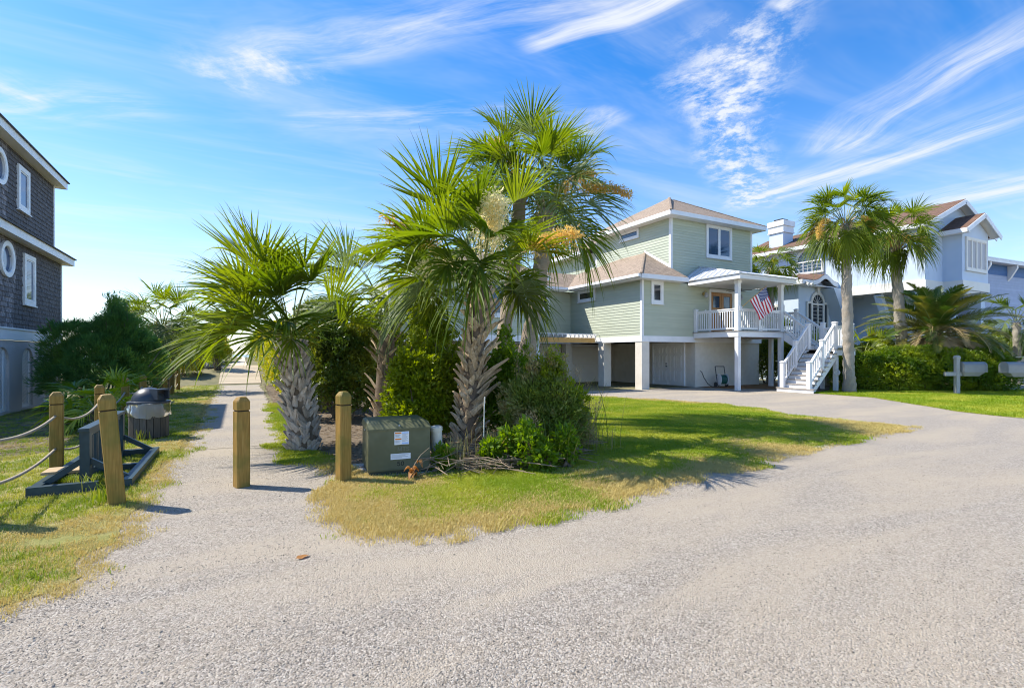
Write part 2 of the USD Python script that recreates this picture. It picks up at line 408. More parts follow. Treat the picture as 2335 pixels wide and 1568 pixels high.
mat('gray_lumber', [(0.25, 0.22, 0.19), (0.40, 0.37, 0.33)], 0.8, 5.0, (3, 3, 1), 0.3)
mat('garage_door', [(0.62, 0.59, 0.54), (0.68, 0.65, 0.60)], 0.55, 2.0)
mat('black_metal', (0.02, 0.02, 0.022), 0.4, spec=0.5)
mat('steel', (0.5, 0.5, 0.5), 0.35, metallic=0.8)
mat('treated_post', [(0.17, 0.092, 0.012), (0.26, 0.150, 0.025), (0.34, 0.21, 0.05)], 0.62, 7.0, (9, 9, 0.55), 0.45, 14, 0.006, mottle=((0.13, 0.115, 0.014), 2.6, 0.75), space='position')
mat('end_grain', [(0.30, 0.22, 0.09), (0.40, 0.31, 0.15)], 0.8, 40.0, bump=0.4)
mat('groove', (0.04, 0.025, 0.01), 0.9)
mat('rope', [(0.30, 0.25, 0.18), (0.45, 0.39, 0.30)], 0.9, 60.0, (1, 1, 1), 0.8, 90, 0.01)
mat('rack_paint', [(0.010, 0.028, 0.036), (0.020, 0.046, 0.058)], 0.42, 5.0, bump=0.12, mottle=((0.035, 0.06, 0.07), 5.0, 0.4))
mat('weathered_plank', [(0.30, 0.21, 0.11), (0.44, 0.33, 0.19)], 0.8, 6.0, (1.0, 9, 3), 0.35, objrand=0.1)
mat('board_walk', [(0.34, 0.27, 0.18), (0.50, 0.42, 0.30)], 0.85, 5.0, (0.8, 9, 3), 0.4, objrand=0.16)
mat('bin_lid', (0.028, 0.036, 0.05), 0.4, spec=0.5)
mat('bin_slat', [(0.05, 0.045, 0.04), (0.10, 0.09, 0.08)], 0.7, 8.0, (5, 5, 0.6), 0.25, objrand=0.2)
mat('transformer_green', [(0.078, 0.083, 0.044), (0.096, 0.102, 0.056)], 0.42, 3.0, bump=0.08, bscale=45, mottle=((0.135, 0.140, 0.085), 3.0, 0.6))
mat('transformer_base', (0.045, 0.052, 0.034), 0.6)
mat('sticker_white', (0.72, 0.73, 0.75), 0.4)
mat('sticker_orange', (0.75, 0.22, 0.03), 0.5)
mat('sticker_blue', (0.32, 0.48, 0.78), 0.5)
mat('sticker_gray', (0.38, 0.40, 0.45), 0.5)
mat('ink', (0.012, 0.012, 0.012), 0.5)
mat('ghost_ink', (0.13, 0.14, 0.10), 0.5)
mat('pipe_white', [(0.55, 0.52, 0.44), (0.68, 0.65, 0.57)], 0.5, 6.0, mottle=((0.38, 0.33, 0.24), 5.0, 0.6))
mat('concrete', [(0.34, 0.33, 0.31), (0.44, 0.43, 0.41)], 0.9, 12, bump=0.5)
mat('mailbox', [(0.24, 0.24, 0.228), (0.29, 0.29, 0.275)], 0.5, 3.0)
mat('mail_post', [(0.30, 0.29, 0.27), (0.42, 0.41, 0.39)], 0.7, 8.0, (4, 4, 1), 0.3)
mat('plastic_blue', (0.05, 0.13, 0.55), 0.5)
mat('hose_green', (0.02, 0.10, 0.08), 0.4)
mat('flag_red', (0.42, 0.035, 0.05), 0.75)
mat('flag_white', (0.70, 0.69, 0.70), 0.75)
mat('flag_blue', (0.03, 0.045, 0.15), 0.75)
mat('brass', (0.45, 0.32, 0.12), 0.35, metallic=0.7)
mat('cedar_shingle', [(0.062, 0.055, 0.056), (0.15, 0.137, 0.142), (0.33, 0.31, 0.32)], 0.85, 7.0, (6, 6, 1.0), 0.4, 20, 0.01, island=0.45)
mat('cedar_single', [(0.062, 0.055, 0.056), (0.15, 0.137, 0.142), (0.33, 0.31, 0.32)], 0.85, 7.0, (6, 6, 1.0), 0.4, 20, 0.01, objrand=0.45)
mat('rock', [(0.16, 0.15, 0.145), (0.34, 0.32, 0.31)], 0.85, 3.0, bump=0.9, bscale=9, bdist=0.04)
# ground
gravelmat('gravel_road', [(0.165, 0.142, 0.113), (0.28, 0.246, 0.202), (0.36, 0.32, 0.268), (0.47, 0.426, 0.365)], (0.41, 0.348, 0.262), 95.0, 0.75, 0.016)
gravelmat('path_sand', [(0.24, 0.211, 0.173), (0.33, 0.295, 0.249), (0.43, 0.391, 0.336)], (0.39, 0.337, 0.26), 120.0, 0.5, 0.010)
mat('soil', [(0.055, 0.04, 0.026), (0.14, 0.105, 0.07), (0.24, 0.19, 0.13)], 0.95, 9.0, bump=1.0, bscale=22, bdist=0.03)
mat('far_ground', [(0.10, 0.10, 0.04), (0.22, 0.19, 0.10)], 0.95, 1.2, bump=0.5)
mat('sand', [(0.52, 0.44, 0.33), (0.60, 0.52, 0.41)], 0.95, 3.0, bump=0.4)
mat('sea_water', [(0.05, 0.12, 0.18), (0.07, 0.16, 0.22)], 0.2, 0.3, bump=0.3, bscale=1.5, bdist=0.1)
mat('pine_straw', [(0.13, 0.06, 0.02), (0.30, 0.15, 0.055), (0.42, 0.24, 0.10)], 0.95, 30.0, (1, 1, 1), 0.9, 60, 0.02)
mat('lawn_soil', [(0.15, 0.16, 0.03), (0.26, 0.25, 0.07)], 0.95, 16.0, bump=1.0, bscale=40, bdist=0.02, mottle=((0.42, 0.34, 0.16), 0.9, 0.8))
mat('lawn_lush', [(0.13, 0.20, 0.010), (0.22, 0.29, 0.02)], 0.9, 16.0, bump=1.0, bscale=40, bdist=0.02, mottle=((0.32, 0.32, 0.05), 0.7, 0.6))
leafmat('grass_green', [(0.18, 0.26, 0.02), (0.27, 0.35, 0.03), (0.38, 0.43, 0.06)], (0.44, 0.42, 0.08), 0.55, 0.30, cs=1.6)
leafmat('grass_lush', [(0.22, 0.31, 0.010), (0.31, 0.39, 0.018), (0.40, 0.45, 0.03)], (0.42, 0.43, 0.05), 0.55, 0.30, cs=0.8)
leafmat('grass_dry', [(0.52, 0.42, 0.15), (0.62, 0.52, 0.22), (0.44, 0.42, 0.11)], None, 0.65, 0.25)
mat('pebble', [(0.17, 0.144, 0.112), (0.29, 0.25, 0.20), (0.42, 0.374, 0.312)], 0.8, 6.0, objrand=0.4)
# leaves
leafmat('palm_leaf', [(0.095, 0.15, 0.014), (0.145, 0.21, 0.02), (0.24, 0.285, 0.035)], (0.20, 0.25, 0.025), 0.5, 0.48, 0.22, 0.9)
leafmat('palm_leaf_pale', [(0.14, 0.19, 0.07), (0.21, 0.26, 0.11), (0.32, 0.35, 0.18)], None, 0.5, 0.4, 0.25)
leafmat('date_leaf', [(0.07, 0.13, 0.018), (0.13, 0.20, 0.03), (0.22, 0.26, 0.05)], (0.28, 0.25, 0.045), 0.4, 0.25, 0.5, 0.8)
leafmat('dead_leaf', [(0.46, 0.35, 0.18), (0.60, 0.48, 0.29), (0.38, 0.28, 0.15)], None, 0.7, 0.2)
mat('petiole', [(0.16, 0.19, 0.045), (0.24, 0.25, 0.08)], 0.5, 4.0)
mat('boot_brown', [(0.24, 0.165, 0.09), (0.42, 0.31, 0.19), (0.56, 0.45, 0.31)], 0.85, 9.0, (3, 3, 1), 0.6, 25, 0.01, objrand=0.3)
mat('boot_gray', [(0.25, 0.195, 0.145), (0.39, 0.325, 0.26), (0.51, 0.455, 0.39)], 0.85, 9.0, (3, 3, 1), 0.6, 25, 0.01, objrand=0.25)
mat('trunk_core', [(0.11, 0.078, 0.05), (0.20, 0.15, 0.105)], 0.95, 12.0, bump=1.0)
mat('trunk_ringed', [(0.26, 0.20, 0.14), (0.40, 0.33, 0.25)], 0.85, 3.0, (2, 2, 26), 0.7, 6, 0.02)
mat('trunk_gray', [(0.25, 0.22, 0.18), (0.40, 0.36, 0.30)], 0.9, 6.0, (4, 4, 5), 0.9, 12, 0.03, mottle=((0.33, 0.25, 0.16), 1.2, 0.5))
leafmat('straw_leaf', [(0.50, 0.39, 0.20), (0.62, 0.50, 0.29), (0.40, 0.30, 0.14)], None, 0.7, 0.3)
leafmat('blossom_cream', [(0.80, 0.72, 0.42), (0.88, 0.82, 0.55), (0.74, 0.63, 0.30)], None, 0.7, 0.5)
leafmat('blossom_gold', [(0.66, 0.48, 0.15), (0.74, 0.57, 0.22), (0.55, 0.36, 0.09)], None, 0.7, 0.4)
leafmat('leaf_yellow', [(0.24, 0.29, 0.012), (0.36, 0.39, 0.018), (0.48, 0.46, 0.025)], (0.50, 0.42, 0.02), 0.42, 0.5, 0.4, 1.6)
leafmat('leaf_lime', [(0.23, 0.30, 0.014), (0.35, 0.42, 0.022), (0.47, 0.51, 0.035)], (0.20, 0.26, 0.02), 0.4, 0.52, 0.4, 1.7)
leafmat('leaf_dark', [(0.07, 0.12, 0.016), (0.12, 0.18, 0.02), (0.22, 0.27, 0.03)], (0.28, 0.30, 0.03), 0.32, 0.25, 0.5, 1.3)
leafmat('leaf_hedge', [(0.10, 0.18, 0.014), (0.20, 0.30, 0.018), (0.38, 0.46, 0.03)], (0.38, 0.44, 0.03), 0.35, 0.4, 0.5, 1.1)
leafmat('leaf_pine', [(0.08, 0.19, 0.05), (0.13, 0.27, 0.065), (0.20, 0.34, 0.08)], (0.17, 0.29, 0.05), 0.5, 0.4, 0.35, 1.4)
leafmat('leaf_fresh', [(0.15, 0.25, 0.018), (0.22, 0.33, 0.026), (0.27, 0.38, 0.04)], None, 0.45, 0.5)
leafmat('reed', [(0.15, 0.21, 0.03), (0.23, 0.27, 0.05), (0.40, 0.35, 0.16)], (0.38, 0.31, 0.15), 0.55, 0.3, 0.3, 2.2)
leafmat('litter', [(0.22, 0.15, 0.08), (0.34, 0.25, 0.15), (0.14, 0.09, 0.05)], None, 0.8, 0.1)
mat('stem', [(0.10, 0.075, 0.05), (0.19, 0.15, 0.11)], 0.9, 8.0)
mat('dry_twig', [(0.17, 0.125, 0.08), (0.31, 0.24, 0.165)], 0.9, 8.0)


def bag_material():
    n = {'fr': ('fresnel', {'IOR': 1.4}), 'tr': ('transparent_bsdf', {'color': (0.93, 0.94, 0.96)}), 'df': ('diffuse_bsdf', {'color': (0.75, 0.76, 0.78)}), 'tl': ('translucent_bsdf', {'color': (0.75, 0.76, 0.78)}), 'gl': ('glossy_bsdf', {'roughness': 0.25}),
         'm0': ('mix_closure', {'fac': 0.5}), 'm1': ('mix_closure', {'fac': 0.58}), 'm2': ('mix_closure', {})}
    l = [('df.BSDF', 'm0.closure1'), ('tl.BSDF', 'm0.closure2'), ('tr.BSDF', 'm1.closure1'), ('m0.closure', 'm1.closure2'), ('fr.fac', 'm2.fac'), ('m1.closure', 'm2.closure1'), ('gl.BSDF', 'm2.closure2')]
    M['bin_bag'] = usdkit.material(stage, '/World/Looks/bin_bag', n, l, surface='m2.closure')


bag_material()
# ------------------------------------------------------------------ ground
def ground_grid():
    """One sheet to the horizon: level here, rising with the boardwalk behind, falling to the beach beyond it."""
    xs = np.unique(np.concatenate([np.linspace(-600, -30, 12), np.linspace(-30, 60, 46), np.linspace(60, 600, 12)]))
    ys = np.unique(np.concatenate([np.linspace(-600, -10, 10), np.linspace(-10, 24, 12), np.linspace(24, 60, 37), np.linspace(60, 600, 14)]))
    X, Y = np.meshgrid(xs, ys, indexing='ij')
    Z = ground_z(X, Y)
    v = np.column_stack([X.ravel(), Y.ravel(), Z.ravel()])
    nx, ny = X.shape
    i, j = np.meshgrid(np.arange(nx - 1), np.arange(ny - 1), indexing='ij')
    q = (i * ny + j).ravel()
    f = np.vstack([np.stack([q, q + ny, q + ny + 1], 1), np.stack([q, q + ny + 1, q + 1], 1)])
    return v, f


def ground_z(x, y):
    up = np.interp(y, [24, 28.6, 34, 42, 48, 56, 70], [0, 0.0, 0.80, 1.22, 1.30, 0.4, -1.5])
    w = np.clip((12 - np.abs(np.asarray(x) - 0)) / 6, 0, 1)
    flat = np.interp(y, [40, 70], [0, -1.5])
    return w * up + (1 - w) * flat - 0.012


obj('ground', ground_grid(), 'far_ground', smooth=True, kind='structure')
obj('sea', (np.array([[-3000, 62, -1.2], [3000, 62, -1.2], [3000, 6000, -1.2], [-3000, 6000, -1.2]]), np.array([[0, 1, 2], [0, 2, 3]])), 'sea_water', kind='structure')
road_poly = Polygon([(-6.5, -30), (70, -30), (70, 4), (40, 7.4), (33, 7.6), (26.5, 7.4), (24, 8.6), (22.6, 10.4), (23, 16.4), (11.0, 17.0), (10.6, 22.3), (22.9, 22.3), (22.9, 24), (10, 24), (9.5, 14), (6, 9), (3.5, 5.6), (1.4, 6.6), (.8, 9.6), (-.72, 9.6), (-1.2, 5.6), (-2.2, 3.2), (-6.5, 1.0)])
(rm, road_poly) = sheet(road_poly, 0.0, 0.35, 0.05, 1)
obj('gravel_road', rm, 'gravel_road', kind='structure')
path_poly = Polygon([(-.76, 9.35), (.70, 9.35), (.72, 9.6), (.74, 12), (.78, 16), (.85, 20), (.92, 28.9), (-.82, 28.9), (-.78, 20), (-.74, 12.5)])
(pm, path_poly) = sheet(path_poly, 0.004, 0.08, 0.10, 2)
obj('path', pm, 'gravel_road', kind='structure')
(sm, _) = sheet(Polygon([(-.55, 34.3), (.45, 34.3), (.42, 41), (.35, 48), (-.5, 48), (-.55, 41)]), 0, 0.5, .06, 5)
sm = (np.column_stack([sm[0][:, :2], ground_z(sm[0][:, 0], sm[0][:, 1]) + .04]), sm[1])
obj('sand_path', sm, 'sand', kind='structure')
left_edge = [G(*p) for p in ((0, 1412), (120, 1368), (215, 1300), (290, 1240), (322, 1165), (348, 1108), (400, 1050), (455, 971), (487, 900))]
left_poly = Polygon([(-9, 2.6), (-3.0, 3.0)] + left_edge + [(-.8, 24), (-.84, 29.5), (-5.0, 29.5), (-5.0, 14), (-9, 14)])
(lm, left_poly) = sheet(left_poly, 0.008, 0.07, 0.17, 3)
lm = (lambda q: sheet(q, 0.008)[0])(left_poly.buffer(-.10))
obj('lawn', lm, 'lawn_soil', kind='structure')
front_px = ((656, 1015), (700, 1045), (752, 1062), (808, 1104), (772, 1152), (812, 1196), (862, 1212), (1000, 1206), (1120, 1186), (1250, 1166), (1330, 1150), (1420, 1130), (1500, 1108), (1600, 1078), (1700, 1052), (1800, 1028), (1900, 1006), (2000, 990), (2080, 974), (1990, 966), (1900, 958), (1850, 956), (1760, 940), (1640, 922), (1500, 912), (1400, 907), (1345, 905))
front_edge = [G(*p) for p in front_px]
centre_poly = Polygon(front_edge + [(10.2, 16.6), (5.0, 16.8), (1.0, 16.8), (.8, 12.0), (.85, 9.5)])
(cm, centre_poly) = sheet(centre_poly, 0.008, 0.07, 0.20, 4)
cm = (lambda q: sheet(q, 0.008)[0])(centre_poly.buffer(-.10))
obj('lawn', cm, 'lawn_lush', kind='structure')
right_edge = [G(*p) for p in ((1848, 896), (1990, 906), (2100, 924), (2200, 940), (2335, 954))]
right_poly = Polygon(right_edge + [(27.5, 6.6), (34, 7.2), (34, 9.2), (28.5, 8.6), (27.5, 12.4), (23.4, 13.2), (21.0, 11.9)])
(rm2, right_poly) = sheet(right_poly, 0.008, 0.15, 0.04, 6)
obj('lawn', rm2, 'lawn_lush', kind='structure')
bed_poly = Polygon([G(*p) for p in ((668, 1028), (720, 1048), (800, 1085), (850, 1098), (1000, 1088), (1120, 1086), (1230, 1078), (1318, 1058), (1352, 1000), (1348, 912))] + [(10.6, 16.9), (5.0, 18.6), (1.1, 28.5), (.98, 20), (.9, 12)])
(bm_, bed_poly) = sheet(bed_poly, 0.013, 0.15, 0.06, 8)
obj('soil_bed', bm_, 'soil', kind='structure')
(bm2, _) = sheet(Polygon([(-5.0, 8.6), (-3.3, 9.2), (-2.5, 10.4), (-2.35, 14), (-2.4, 22), (-2.2, 30), (-5.0, 30)]), 0.014, 0.2, 0.08, 9)
obj('soil_bed', bm2, 'soil', kind='structure')
(ps, _) = sheet(Polygon([(18.6, 16.5), (18.8, 15.2), (20.0, 14.3), (20.9, 13.2), (22.4, 13.2), (25.5, 12.9), (25.5, 16.5)]), 0.012, 0.2, 0.06, 10)
obj('straw_bed', ps, 'pine_straw', kind='structure')
(ps2, _) = sheet(Polygon([(21.2, 13.3), (21.2, 11.75), (23.4, 11.6), (27.4, 8.9), (28.4, 12.5), (23.5, 14.4)]), 0.016, 0.2, 0.04, 11)
obj('soil_bed', ps2, 'soil', kind='structure')
# a second drive far right
(dr, _) = sheet(Polygon([(28.6, 8.3), (40, 8.6), (46, 12.5), (30, 11.2)]), 0.02, 0.4, 0.05, 12)
obj('driveway', dr, 'path_sand', kind='structure')

# ------------------------------------------------------------------ grass blades and pebbles, too many to count
def tuft(rng, n, h, spread, w):
    vs, fs = [], []
    for k in range(n):
        a, b = rng.uniform(0, 2 * np.pi), rng.uniform(0, 2 * np.pi)
        o = np.array([math.cos(a), math.sin(a), 0]) * spread * rng.uniform(0, 1) ** .5
        L, lean = h * rng.uniform(.5, 1.1), rng.uniform(.15, .9)
        d = np.array([math.cos(b), math.sin(b), 0]); s = np.array([-d[1], d[0], 0]) * w * rng.uniform(.7, 1.2)
        m = o + d * L * lean * .4 + [0, 0, L * .62]; t = o + d * L * lean + [0, 0, L * (1 - .3 * lean)]
        i = len(vs)
        vs += [o - s, o + s, m + s * .8, m - s * .8, t]
        fs += [[i, i + 1, i + 2], [i, i + 2, i + 3], [i + 3, i + 2, i + 4]]
    return np.array(vs), np.array(fs)


def scatter(name, protos, pts, scale, rng, label, cat, yaw=True, tilt=0.0):
    p = numbered('/World/' + name)
    pi = UsdGeom.PointInstancer.Define(stage, p)
    for k, (mesh, m) in enumerate(protos):
        q = f'{p}/prototypes/{name}_clump_{k:03d}' if k else f'{p}/prototypes/{name}_clump'
        usdkit.mesh(stage, q, mesh, M[m])
        pi.GetPrototypesRel().AddTarget(q)
    n = len(pts)
    pi.CreatePositionsAttr(Vt.Vec3fArray.FromNumpy(np.asarray(pts, np.float32)))
    pi.CreateProtoIndicesAttr(Vt.IntArray.FromNumpy(rng.integers(0, len(protos), n).astype(np.int32)))
    a = rng.uniform(0, np.pi, n)
    if tilt:
        q = rng.normal(size=(n, 4)); q /= np.linalg.norm(q, axis=1, keepdims=True)
        w, xyz = q[:, 0], q[:, 1:]
    else:
        w, xyz = np.cos(a), np.column_stack([np.zeros(n), np.zeros(n), np.sin(a)])
    pi.CreateOrientationsAttr(Vt.QuathArray([Gf.Quath(float(b), *map(float, c)) for b, c in zip(w, xyz)]))
    s = np.asarray(scale, np.float32)
    pi.CreateScalesAttr(Vt.Vec3fArray.FromNumpy(np.repeat(s[:, None], 3, 1) if s.ndim == 1 else s))
    keys(pi.GetPrim(), label, cat, kind='stuff')


def inside(poly, n, rng, keep=None):
    x0, y0, x1, y1 = poly.bounds
    p = np.column_stack([rng.uniform(x0, x1, n), rng.uniform(y0, y1, n)])
    p = p[shapely.contains_xy(poly, p[:, 0], p[:, 1])]
    return p


def camdist(p):
    return np.hypot(p[:, 0], p[:, 1])


def infront(p, margin=1.15):
    d = p[:, 0] * SY + p[:, 1] * CY; l = p[:, 0] * CY - p[:, 1] * SY
    return (d > 1.5) & (np.abs(l) < d * 1.02 * margin + .6)


rng = np.random.default_rng(11)
GT = [(tuft(rng, 16, .045, .06, .0022), 'grass_green') for _ in range(4)]
DT = [(tuft(rng, 16, .034, .06, .0022), 'grass_dry') for _ in range(3)]
LT = [(tuft(rng, 26, .045, .11, .0034), 'grass_lush') for _ in range(4)]
patch = lambda p, s, k: meshkit.fbm(np.column_stack([p * s, np.full(len(p), k)]), 4, 5)
# left lawn
p = inside(left_poly.buffer(.22), 150000, rng); p = p[infront(p)]
out = ~shapely.contains_xy(left_poly, p[:, 0], p[:, 1])
p = p[~out | (patch(p, 3.0, 6.0) + rng.uniform(-.08, .08, len(p)) > .60) | (rng.uniform(size=len(p)) < np.exp(-shapely.distance(left_poly, shapely.points(p)) / .07) * .8)]
p = p[rng.uniform(size=len(p)) < np.clip(5.5 / camdist(p), .15, 1) ** 1.2]
e = LineString(left_edge)
de = shapely.distance(e, shapely.points(p))
dry = patch(p, .9, 1.0) + .28 * np.exp(-de / .35) + rng.uniform(-.1, .1, len(p)) > .655
bare = patch(p, 1.7, 9.0) < .26
g, d = p[~dry & ~bare], p[dry & ~bare]
scatter('grass', GT, np.column_stack([g, np.full(len(g), .008)]), rng.uniform(.55, 1.25, len(g)), rng, 'green grass with bare patches beside the sandy path, behind the bollards', 'grass')
scatter('dry_grass', DT, np.column_stack([d, np.full(len(d), .008)]), rng.uniform(.5, 1.2, len(d)), rng, 'straw yellow grass along the left lawn edge', 'grass')
# centre lawn
p = inside(centre_poly.buffer(.28).difference(bed_poly.buffer(-.15)), 230000, rng); p = p[infront(p)]
out = ~shapely.contains_xy(centre_poly, p[:, 0], p[:, 1])
p = p[~out | (patch(p, 2.5, 6.0) + rng.uniform(-.08, .08, len(p)) > .60) | (rng.uniform(size=len(p)) < np.exp(-shapely.distance(centre_poly, shapely.points(p)) / .08) * .8)]
p = p[rng.uniform(size=len(p)) < np.clip(6.5 / camdist(p), .12, 1) ** 1.1]
e2 = LineString(front_edge[3:20]); e3 = LineString(front_edge[19:])
de = np.minimum(shapely.distance(e2, shapely.points(p)), 1.6 * shapely.distance(e3, shapely.points(p)) + .25)
near = np.exp(-de / (.55 + .02 * camdist(p)))
tipd = np.exp(-(np.hypot(p[:, 0] - 11.6, p[:, 1] - 4.9) / 1.6) ** 2)
dry = patch(p, .8, 2.0) + .40 * near + .35 * tipd - .16 * (de > 1.2) + .22 * (patch(p, 4.0, 8.0) - .5) + rng.uniform(-.17, .17, len(p)) > .68
g, d = p[~dry], p[dry]
scatter('lawn_grass', LT, np.column_stack([g, np.full(len(g), .008)]), rng.uniform(.6, 1.2, len(g)), rng, 'bright green mown grass in front of the green house', 'grass')
scatter('straw_grass', DT, np.column_stack([d, np.full(len(d), .008)]), rng.uniform(.7, 1.5, len(d)), rng, 'sun bleached yellow grass where the lawn meets the gravel road', 'grass')
p = inside(right_poly, 16000, rng)
scatter('verge_grass', LT, np.column_stack([p, np.full(len(p), .008)]), rng.uniform(.9, 1.8, len(p)), rng, 'bright green grass strip in front of the clipped hedge', 'grass')
# pebbles
def pebble(rng):
    m = trimesh.creation.icosphere(1, 1.0)
    v = np.array(m.vertices) * rng.uniform(.8, 1.2, (42, 1)) * [1, .8, .6]
    return v, np.array(m.faces)
PB = [(pebble(rng), 'pebble') for _ in range(5)]
near_road = shapely.union_all([road_poly, path_poly]).intersection(sbox(-6, -2, 9, 9)).difference(left_poly).difference(centre_poly)
p = inside(near_road, 520000, rng); p = p[infront(p, 1.0)]
dens = np.clip(2.9 / camdist(p), 0, 1) ** 1.6 * np.clip((patch(p, .7, 4.0) - .30) * 5, .12, 1)
p = p[rng.uniform(size=len(p)) < dens]
scatter('gravel', PB, np.column_stack([p, rng.uniform(-.001, .002, len(p))]), rng.uniform(.0020, .0048, len(p)) * (1 + .8 * (rng.uniform(size=len(p)) > .95)), rng, 'loose pale grey gravel on the road in front', 'gravel', tilt=1)
# fallen leaves, straw and twigs in the bed
def flake(rng):
    a = rng.uniform(.5, 1)
    return np.array([[-1, 0, 0.05], [0, -.35 * a, .2], [1, 0, 0], [0, .35 * a, .15], [0, 0, 0]]), np.array([[0, 1, 4], [1, 2, 4], [2, 3, 4], [3, 0, 4]])
FL = [(flake(rng), 'litter') for _ in range(4)]
p = inside(bed_poly.buffer(.12), 9000, rng)
scatter('leaf_litter', FL, np.column_stack([p, np.full(len(p), .018)]), rng.uniform(.02, .06, len(p)), rng, 'dry brown leaf litter under the palms and shrubs', 'leaf litter')
TW = [((lambda q: tube([(-.5, 0, 0), (-.1, q * .1, .04), (.5, -q * .1, .0)], [.008, .012, .006], 4))(rng.uniform(-1, 1)), 'dry_twig') for _ in range(4)]
p = np.vstack([inside(Polygon([G(*q) for q in ((960, 1088), (1120, 1090), (1330, 1068), (1340, 1020), (1050, 1040))]), 620, rng)])
scatter('dead_twigs', TW, np.column_stack([p, rng.uniform(.02, .22, len(p))]), rng.uniform(.15, .7, len(p)), rng, 'tangle of dead stalks at the foot of the main palm', 'twigs')
p = inside(Polygon([(-5, 8.9), (-3.3, 9.4), (-2.6, 10.6), (-2.45, 16), (-5, 16)]), 2500, rng)
scatter('fallen_leaves', FL, np.column_stack([p, np.full(len(p), .02)]), rng.uniform(.02, .05, len(p)), rng, 'brown fallen leaves on the bare bed by the rope fence', 'leaf litter')
# ------------------------------------------------------------------ buildings: shared pieces
def siding(parent, axis, at, a0, a1, z0, z1, m='sage_siding', h=0.125, out=-1, skip=()):
    """Lap boards on a wall in the plane axis = at, from a0 to a1; each board is a piece of its own. skip: (a0, a1, z0, z1) openings."""
    k, z = 0, z0
    while z < z1 - 0.02:
        zt = min(z + h, z1)
        spans = [(a0, a1)]
        for (s0, s1, q0, q1) in skip:
            if q0 < zt - 0.02 and q1 > z + 0.02:
                spans = [p for (b0, b1) in spans for p in ((b0, min(b1, s0)), (max(b0, s1), b1)) if p[1] - p[0] > 0.02]
        for b0, b1 in spans:
            t0, t1, zz = out * 0.022, out * 0.006, zt + 0.012
            pr = [(0, z), (t0, z), (t1, zz), (0, zz)]
            if axis == 'x':
                v = np.array([[at + p, b, q] for b in (b0, b1) for p, q in pr])
            else:
                v = np.array([[b, at + p, q] for b in (b0, b1) for p, q in pr])
            f = np.array([[0, 1, 2], [0, 2, 3], [4, 6, 5], [4, 7, 6], [0, 5, 1], [0, 4, 5], [1, 6, 2], [1, 5, 6], [2, 7, 3], [2, 6, 7], [3, 4, 0], [3, 7, 4]])
            if (axis == 'x') == (out < 0):
                f = f[:, ::-1]
            obj('siding_board', (v, f[:, ::-1]), m, parent)
        z = zt; k += 1


def window(parent, axis, at, a0, a1, z0, z1, out=-1, panes=1, fw=0.10, m='white_paint', glass='glass_blue', rows=1, proud=0.06, muntin=0.0):
    """Casing with panes; a0..a1, z0..z1 are the outer edges of the casing."""
    def bx(p0, p1, d0, d1, q0, q1):
        return box(at + out * d0, at + out * d1, p0, p1, q0, q1) if axis == 'x' else box(p0, p1, at + out * d0, at + out * d1, q0, q1)
    parts = [bx(a0, a1, -0.05, proud, z0, z0 + fw), bx(a0, a1, -0.05, proud, z1 - fw, z1), bx(a0, a0 + fw, -0.05, proud, z0 + fw, z1 - fw), bx(a1 - fw, a1, -0.05, proud, z0 + fw, z1 - fw),
             bx(a0 - 0.02, a1 + 0.02, -0.05, proud + 0.03, z0 - 0.03, z0)]
    w = (a1 - a0 - 2 * fw)
    cell = w / panes
    for k in range(1, panes):
        c = a0 + fw + k * cell
        parts.append(bx(c - fw * 0.4, c + fw * 0.4, -0.05, proud - 0.004, z0 + fw, z1 - fw))
    sashes = []
    for k in range(panes):
        c0 = a0 + fw + k * cell + (fw * 0.4 if k else 0); c1 = a0 + fw + (k + 1) * cell - (fw * 0.4 if k < panes - 1 else 0)
        s = 0.035
        sashes += [bx(c0, c1, -0.04, proud - 0.018, z0 + fw, z0 + fw + s), bx(c0, c1, -0.04, proud - 0.018, z1 - fw - s, z1 - fw), bx(c0, c0 + s, -0.04, proud - 0.018, z0 + fw + s, z1 - fw - s), bx(c1 - s, c1, -0.04, proud - 0.018, z0 + fw + s, z1 - fw - s)]
        for r in range(1, rows):
            q = z0 + fw + (z1 - z0 - 2 * fw) * r / rows
            sashes.append(bx(c0 + s, c1 - s, -0.04, proud - 0.022, q - 0.015, q + 0.015))
        if muntin:
            nm = max(1, int((c1 - c0) / muntin))
            for r in range(1, nm):
                q = c0 + (c1 - c0) * r / nm
                sashes.append(bx(q - 0.012, q + 0.012, -0.04, proud - 0.024, z0 + fw + s, z1 - fw - s))
    w_ = obj('window', cat_(parts), m, parent)
    obj('sash', cat_(sashes), m, w_)
    for k in range(panes):
        c0 = a0 + fw + k * cell + (fw * 0.4 if k else 0); c1 = a0 + fw + (k + 1) * cell - (fw * 0.4 if k < panes - 1 else 0)
        obj('pane', bx(c0 + 0.012, c1 - 0.012, -0.03, 0.027, z0 + fw + 0.012, z1 - fw - 0.012), glass, w_)
    return w_


def shell(parent, x0, x1, y0, y1, z0, z1, m='sage_wall', name='wall'):
    return obj(name, box(x0, x1, y0, y1, z0, z1), m, parent)


# ------------------------------------------------------------------ the sage green house
gh = thing('beach_house', 'raised sage green house with white trim, tan hip roofs and a covered front porch', 'house', (0, 0, 0))
FX, FY = 15.2, 16.5                       # front left corner of the low wing
Z0, Z1, ZE = 2.3, 4.70, 4.88              # bottom of siding, soffit, eave
# low wing
w = shell(gh, FX, 23.0, FY, 17.05, 2.06, 4.72)
siding(w, 'y', FY, FX + 0.10, 23.0, Z0, Z1)
w = shell(gh, FX, 17.6, 17.0, 24.0, 2.06, 4.72)
siding(w, 'x', FX, FY + 0.10, 21.8, Z0, Z1)
